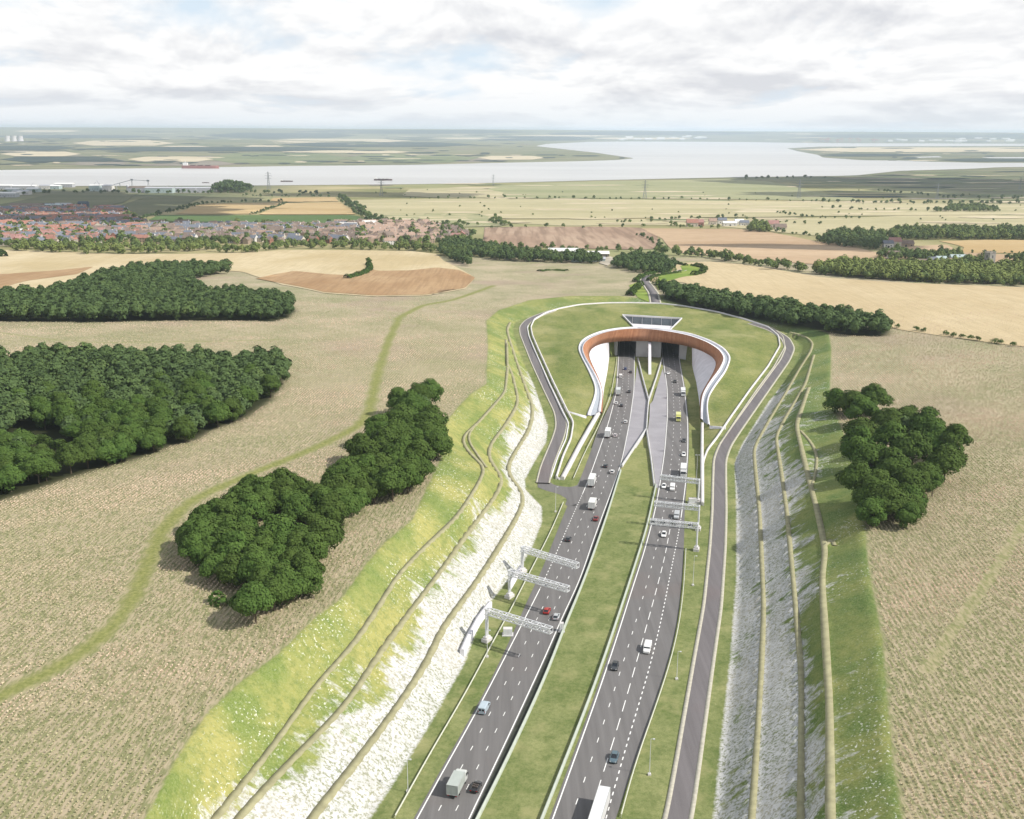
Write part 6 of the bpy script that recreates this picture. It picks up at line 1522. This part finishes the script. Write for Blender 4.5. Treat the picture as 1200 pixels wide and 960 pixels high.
ship(235, 197.4, 42, rdk, 'long red hulled ship moored at the far bank', 1); ship(336, 213, 14, dk, 'small dark barge in the river right of the left pylon'); ship(449, 211.5, 21, dk, 'dark laden ship in the river above the pylon'); ship(241, 214.5, 8, dk, 'tiny dark barge in the river above the riverside sheds')
# jetty conveyor
p0, p1, p2 = P(126, 220.5, -19), P(155, 219, -19), P(174, 219, -19); root = empty('jetty_conveyor', tuple(p0)); tag(root, 'dark inclined jetty conveyor with towers at the river edge', 'conveyor')
s_ = p0[1] / FPX; bm = bmesh.new(); a = np.array([0, 0, s_ * 2]); b = (p1 - p0) + np.array([0, 0, s_ * 8]); c = (p2 - p0) + np.array([0, 0, s_ * 7]); bar(bm, a, b, s_ * .5); bar(bm, b, c, s_ * .35); obj('gallery', bm, pyl_m, root)
for q, h in ((b, 8.5), (c, 7.5), (b * .5, 5)):
    bm = bmesh.new(); x, y = q[0], q[1]
    for sx in (-1, 1): bar(bm, (x + sx * s_ * .9, y, 0), (x, y, s_ * h), s_ * .2)
    obj('tower', bm, pyl_m, root)
for q in (b, c):
    bm = bmesh.new(); box(bm, q[0] - s_ * 1.3, q[0] + s_ * 1.3, q[1] - s_, q[1] + s_, q[2] - s_ * .8, q[2] + s_ * 1.1); obj('transfer_house', bm, pyl_m, root)
for i, (u, h) in enumerate(((110, 9), (117, 11), (37, 8), (137, 6), (196, 5.5))):
    p = hit(u, 222.5); s_ = p[1] / FPX; root = empty('quay_crane', tuple(p)); tag(root, 'slender quay crane standing among the riverside works', 'crane', 'quay cranes of the riverside works')
    bm = bmesh.new(); bar(bm, (0, 0, 0), (0, 0, s_ * h * .7), s_ * .35); obj('tower', bm, lil, root); bm = bmesh.new(); bar(bm, (0, 0, s_ * h * .55), (s_ * 3 * (-1) ** i, 0, s_ * h), s_ * .2); obj('jib', bm, lil, root)
for i, (u, v) in enumerate(((23, 228.5), (122, 224), (120, 222.8), (150, 223.5))):
    p = hit(u, v); s_ = p[1] / FPX; root = empty('silo', tuple(p)); tag(root, ['round white storage tank in the works at far left', 'pale silo at left foot of the jetty conveyor', 'tall pale silo behind the left foot of the jetty conveyor', 'pale silo under the middle of the jetty conveyor'][i], 'silo')
    r_ = s_ * (3 if i == 0 else 1.6); h = s_ * (3.5 if i == 0 else 6); bm = bmesh.new(); bar(bm, (0, 0, 0), (0, 0, h), r_, 20); obj('body', bm, whr if i == 0 else lil, root, False)
    bm = bmesh.new(); bar(bm, (0, 0, h), (0, 0, h + r_ * .4), (r_ * 1.02, r_ * .2), 20); obj('roof', bm, whr, root)

# ================================================================ the air
hm = newmat('haze'); t_ = hm.node_tree; t_.nodes.clear(); vo = t_.nodes.new('ShaderNodeVolumePrincipled'); vo.inputs['Color'].default_value = (.74, .87, 1.0, 1); vo.inputs['Density'].default_value = HAZE; vo.inputs['Anisotropy'].default_value = 0.2
oo = t_.nodes.new('ShaderNodeOutputMaterial'); t_.links.new(vo.outputs[0], oo.inputs['Volume'])
bm = bmesh.new(); box(bm, -27000, 27000, -300, 35000, -24, 185); o = obj('haze', bm, hm); o['kind'] = 'stuff'; o['label'] = 'pale haze over the distant plain'; bm = None

# ================================================================ unseen cloud blobs added high up, placed to shade marsh, fields and town
bm = bmesh.new(); CZ = 950.0; kx, ky = SUN_DIR / math.tan(SUN_EL); rc_ = np.random.default_rng(12)
for u, v, rx, ry in ((60, 246, 330, 230), (190, 236, 260, 160), (20, 232, 420, 260), (120, 262, 200, 90), (1010, 214, 420, 380), (1120, 216, 600, 420), (1230, 222, 500, 480), (1040, 229, 330, 160), (930, 214, 160, 160),
                     (975, 291, 110, 40), (455, 229, 260, 120)):
    p = hit(u, v); dz = CZ - p[2]; c = (p[0] + kx * dz, p[1] + ky * dz, CZ)
    n_ = 7
    for q in range(n_):
        a = q * 2.4; f = .55 * math.sqrt(q / n_); m_ = Matrix.Translation((c[0] + math.cos(a) * rx * f, c[1] + math.sin(a) * ry * f, c[2] + rc_.uniform(0, 40)))
        k0 = len(bm.verts); bmesh.ops.create_icosphere(bm, subdivisions=3, radius=1, matrix=m_ @ Matrix.Diagonal((rx * .6, ry * .6, 60 + .10 * min(rx, ry), 1))); bm.verts.ensure_lookup_table()
        for w_ in bm.verts[k0:]:
            d_ = w_.co - Vector((c[0], c[1], c[2])); s_ = 1 + .16 * math.sin(w_.co.x * 9 / rx + q) + .13 * math.sin(w_.co.y * 11 / ry + 2 * q) + .07 * math.sin(w_.co.x * 25 / rx); w_.co = Vector((c[0] + d_.x * s_, c[1] + d_.y * s_, c[2] + d_.z))
cloud_m = simple('cloud_white', (.85, .86, .88), 1.0, var=.03, scale=.002)
o = obj('shadow_clouds', bm, cloud_m, smooth=True); tag(o, 'unseen cloud blobs added high over the plain to shade marsh and town', 'shadow_clouds', kind='stuff')
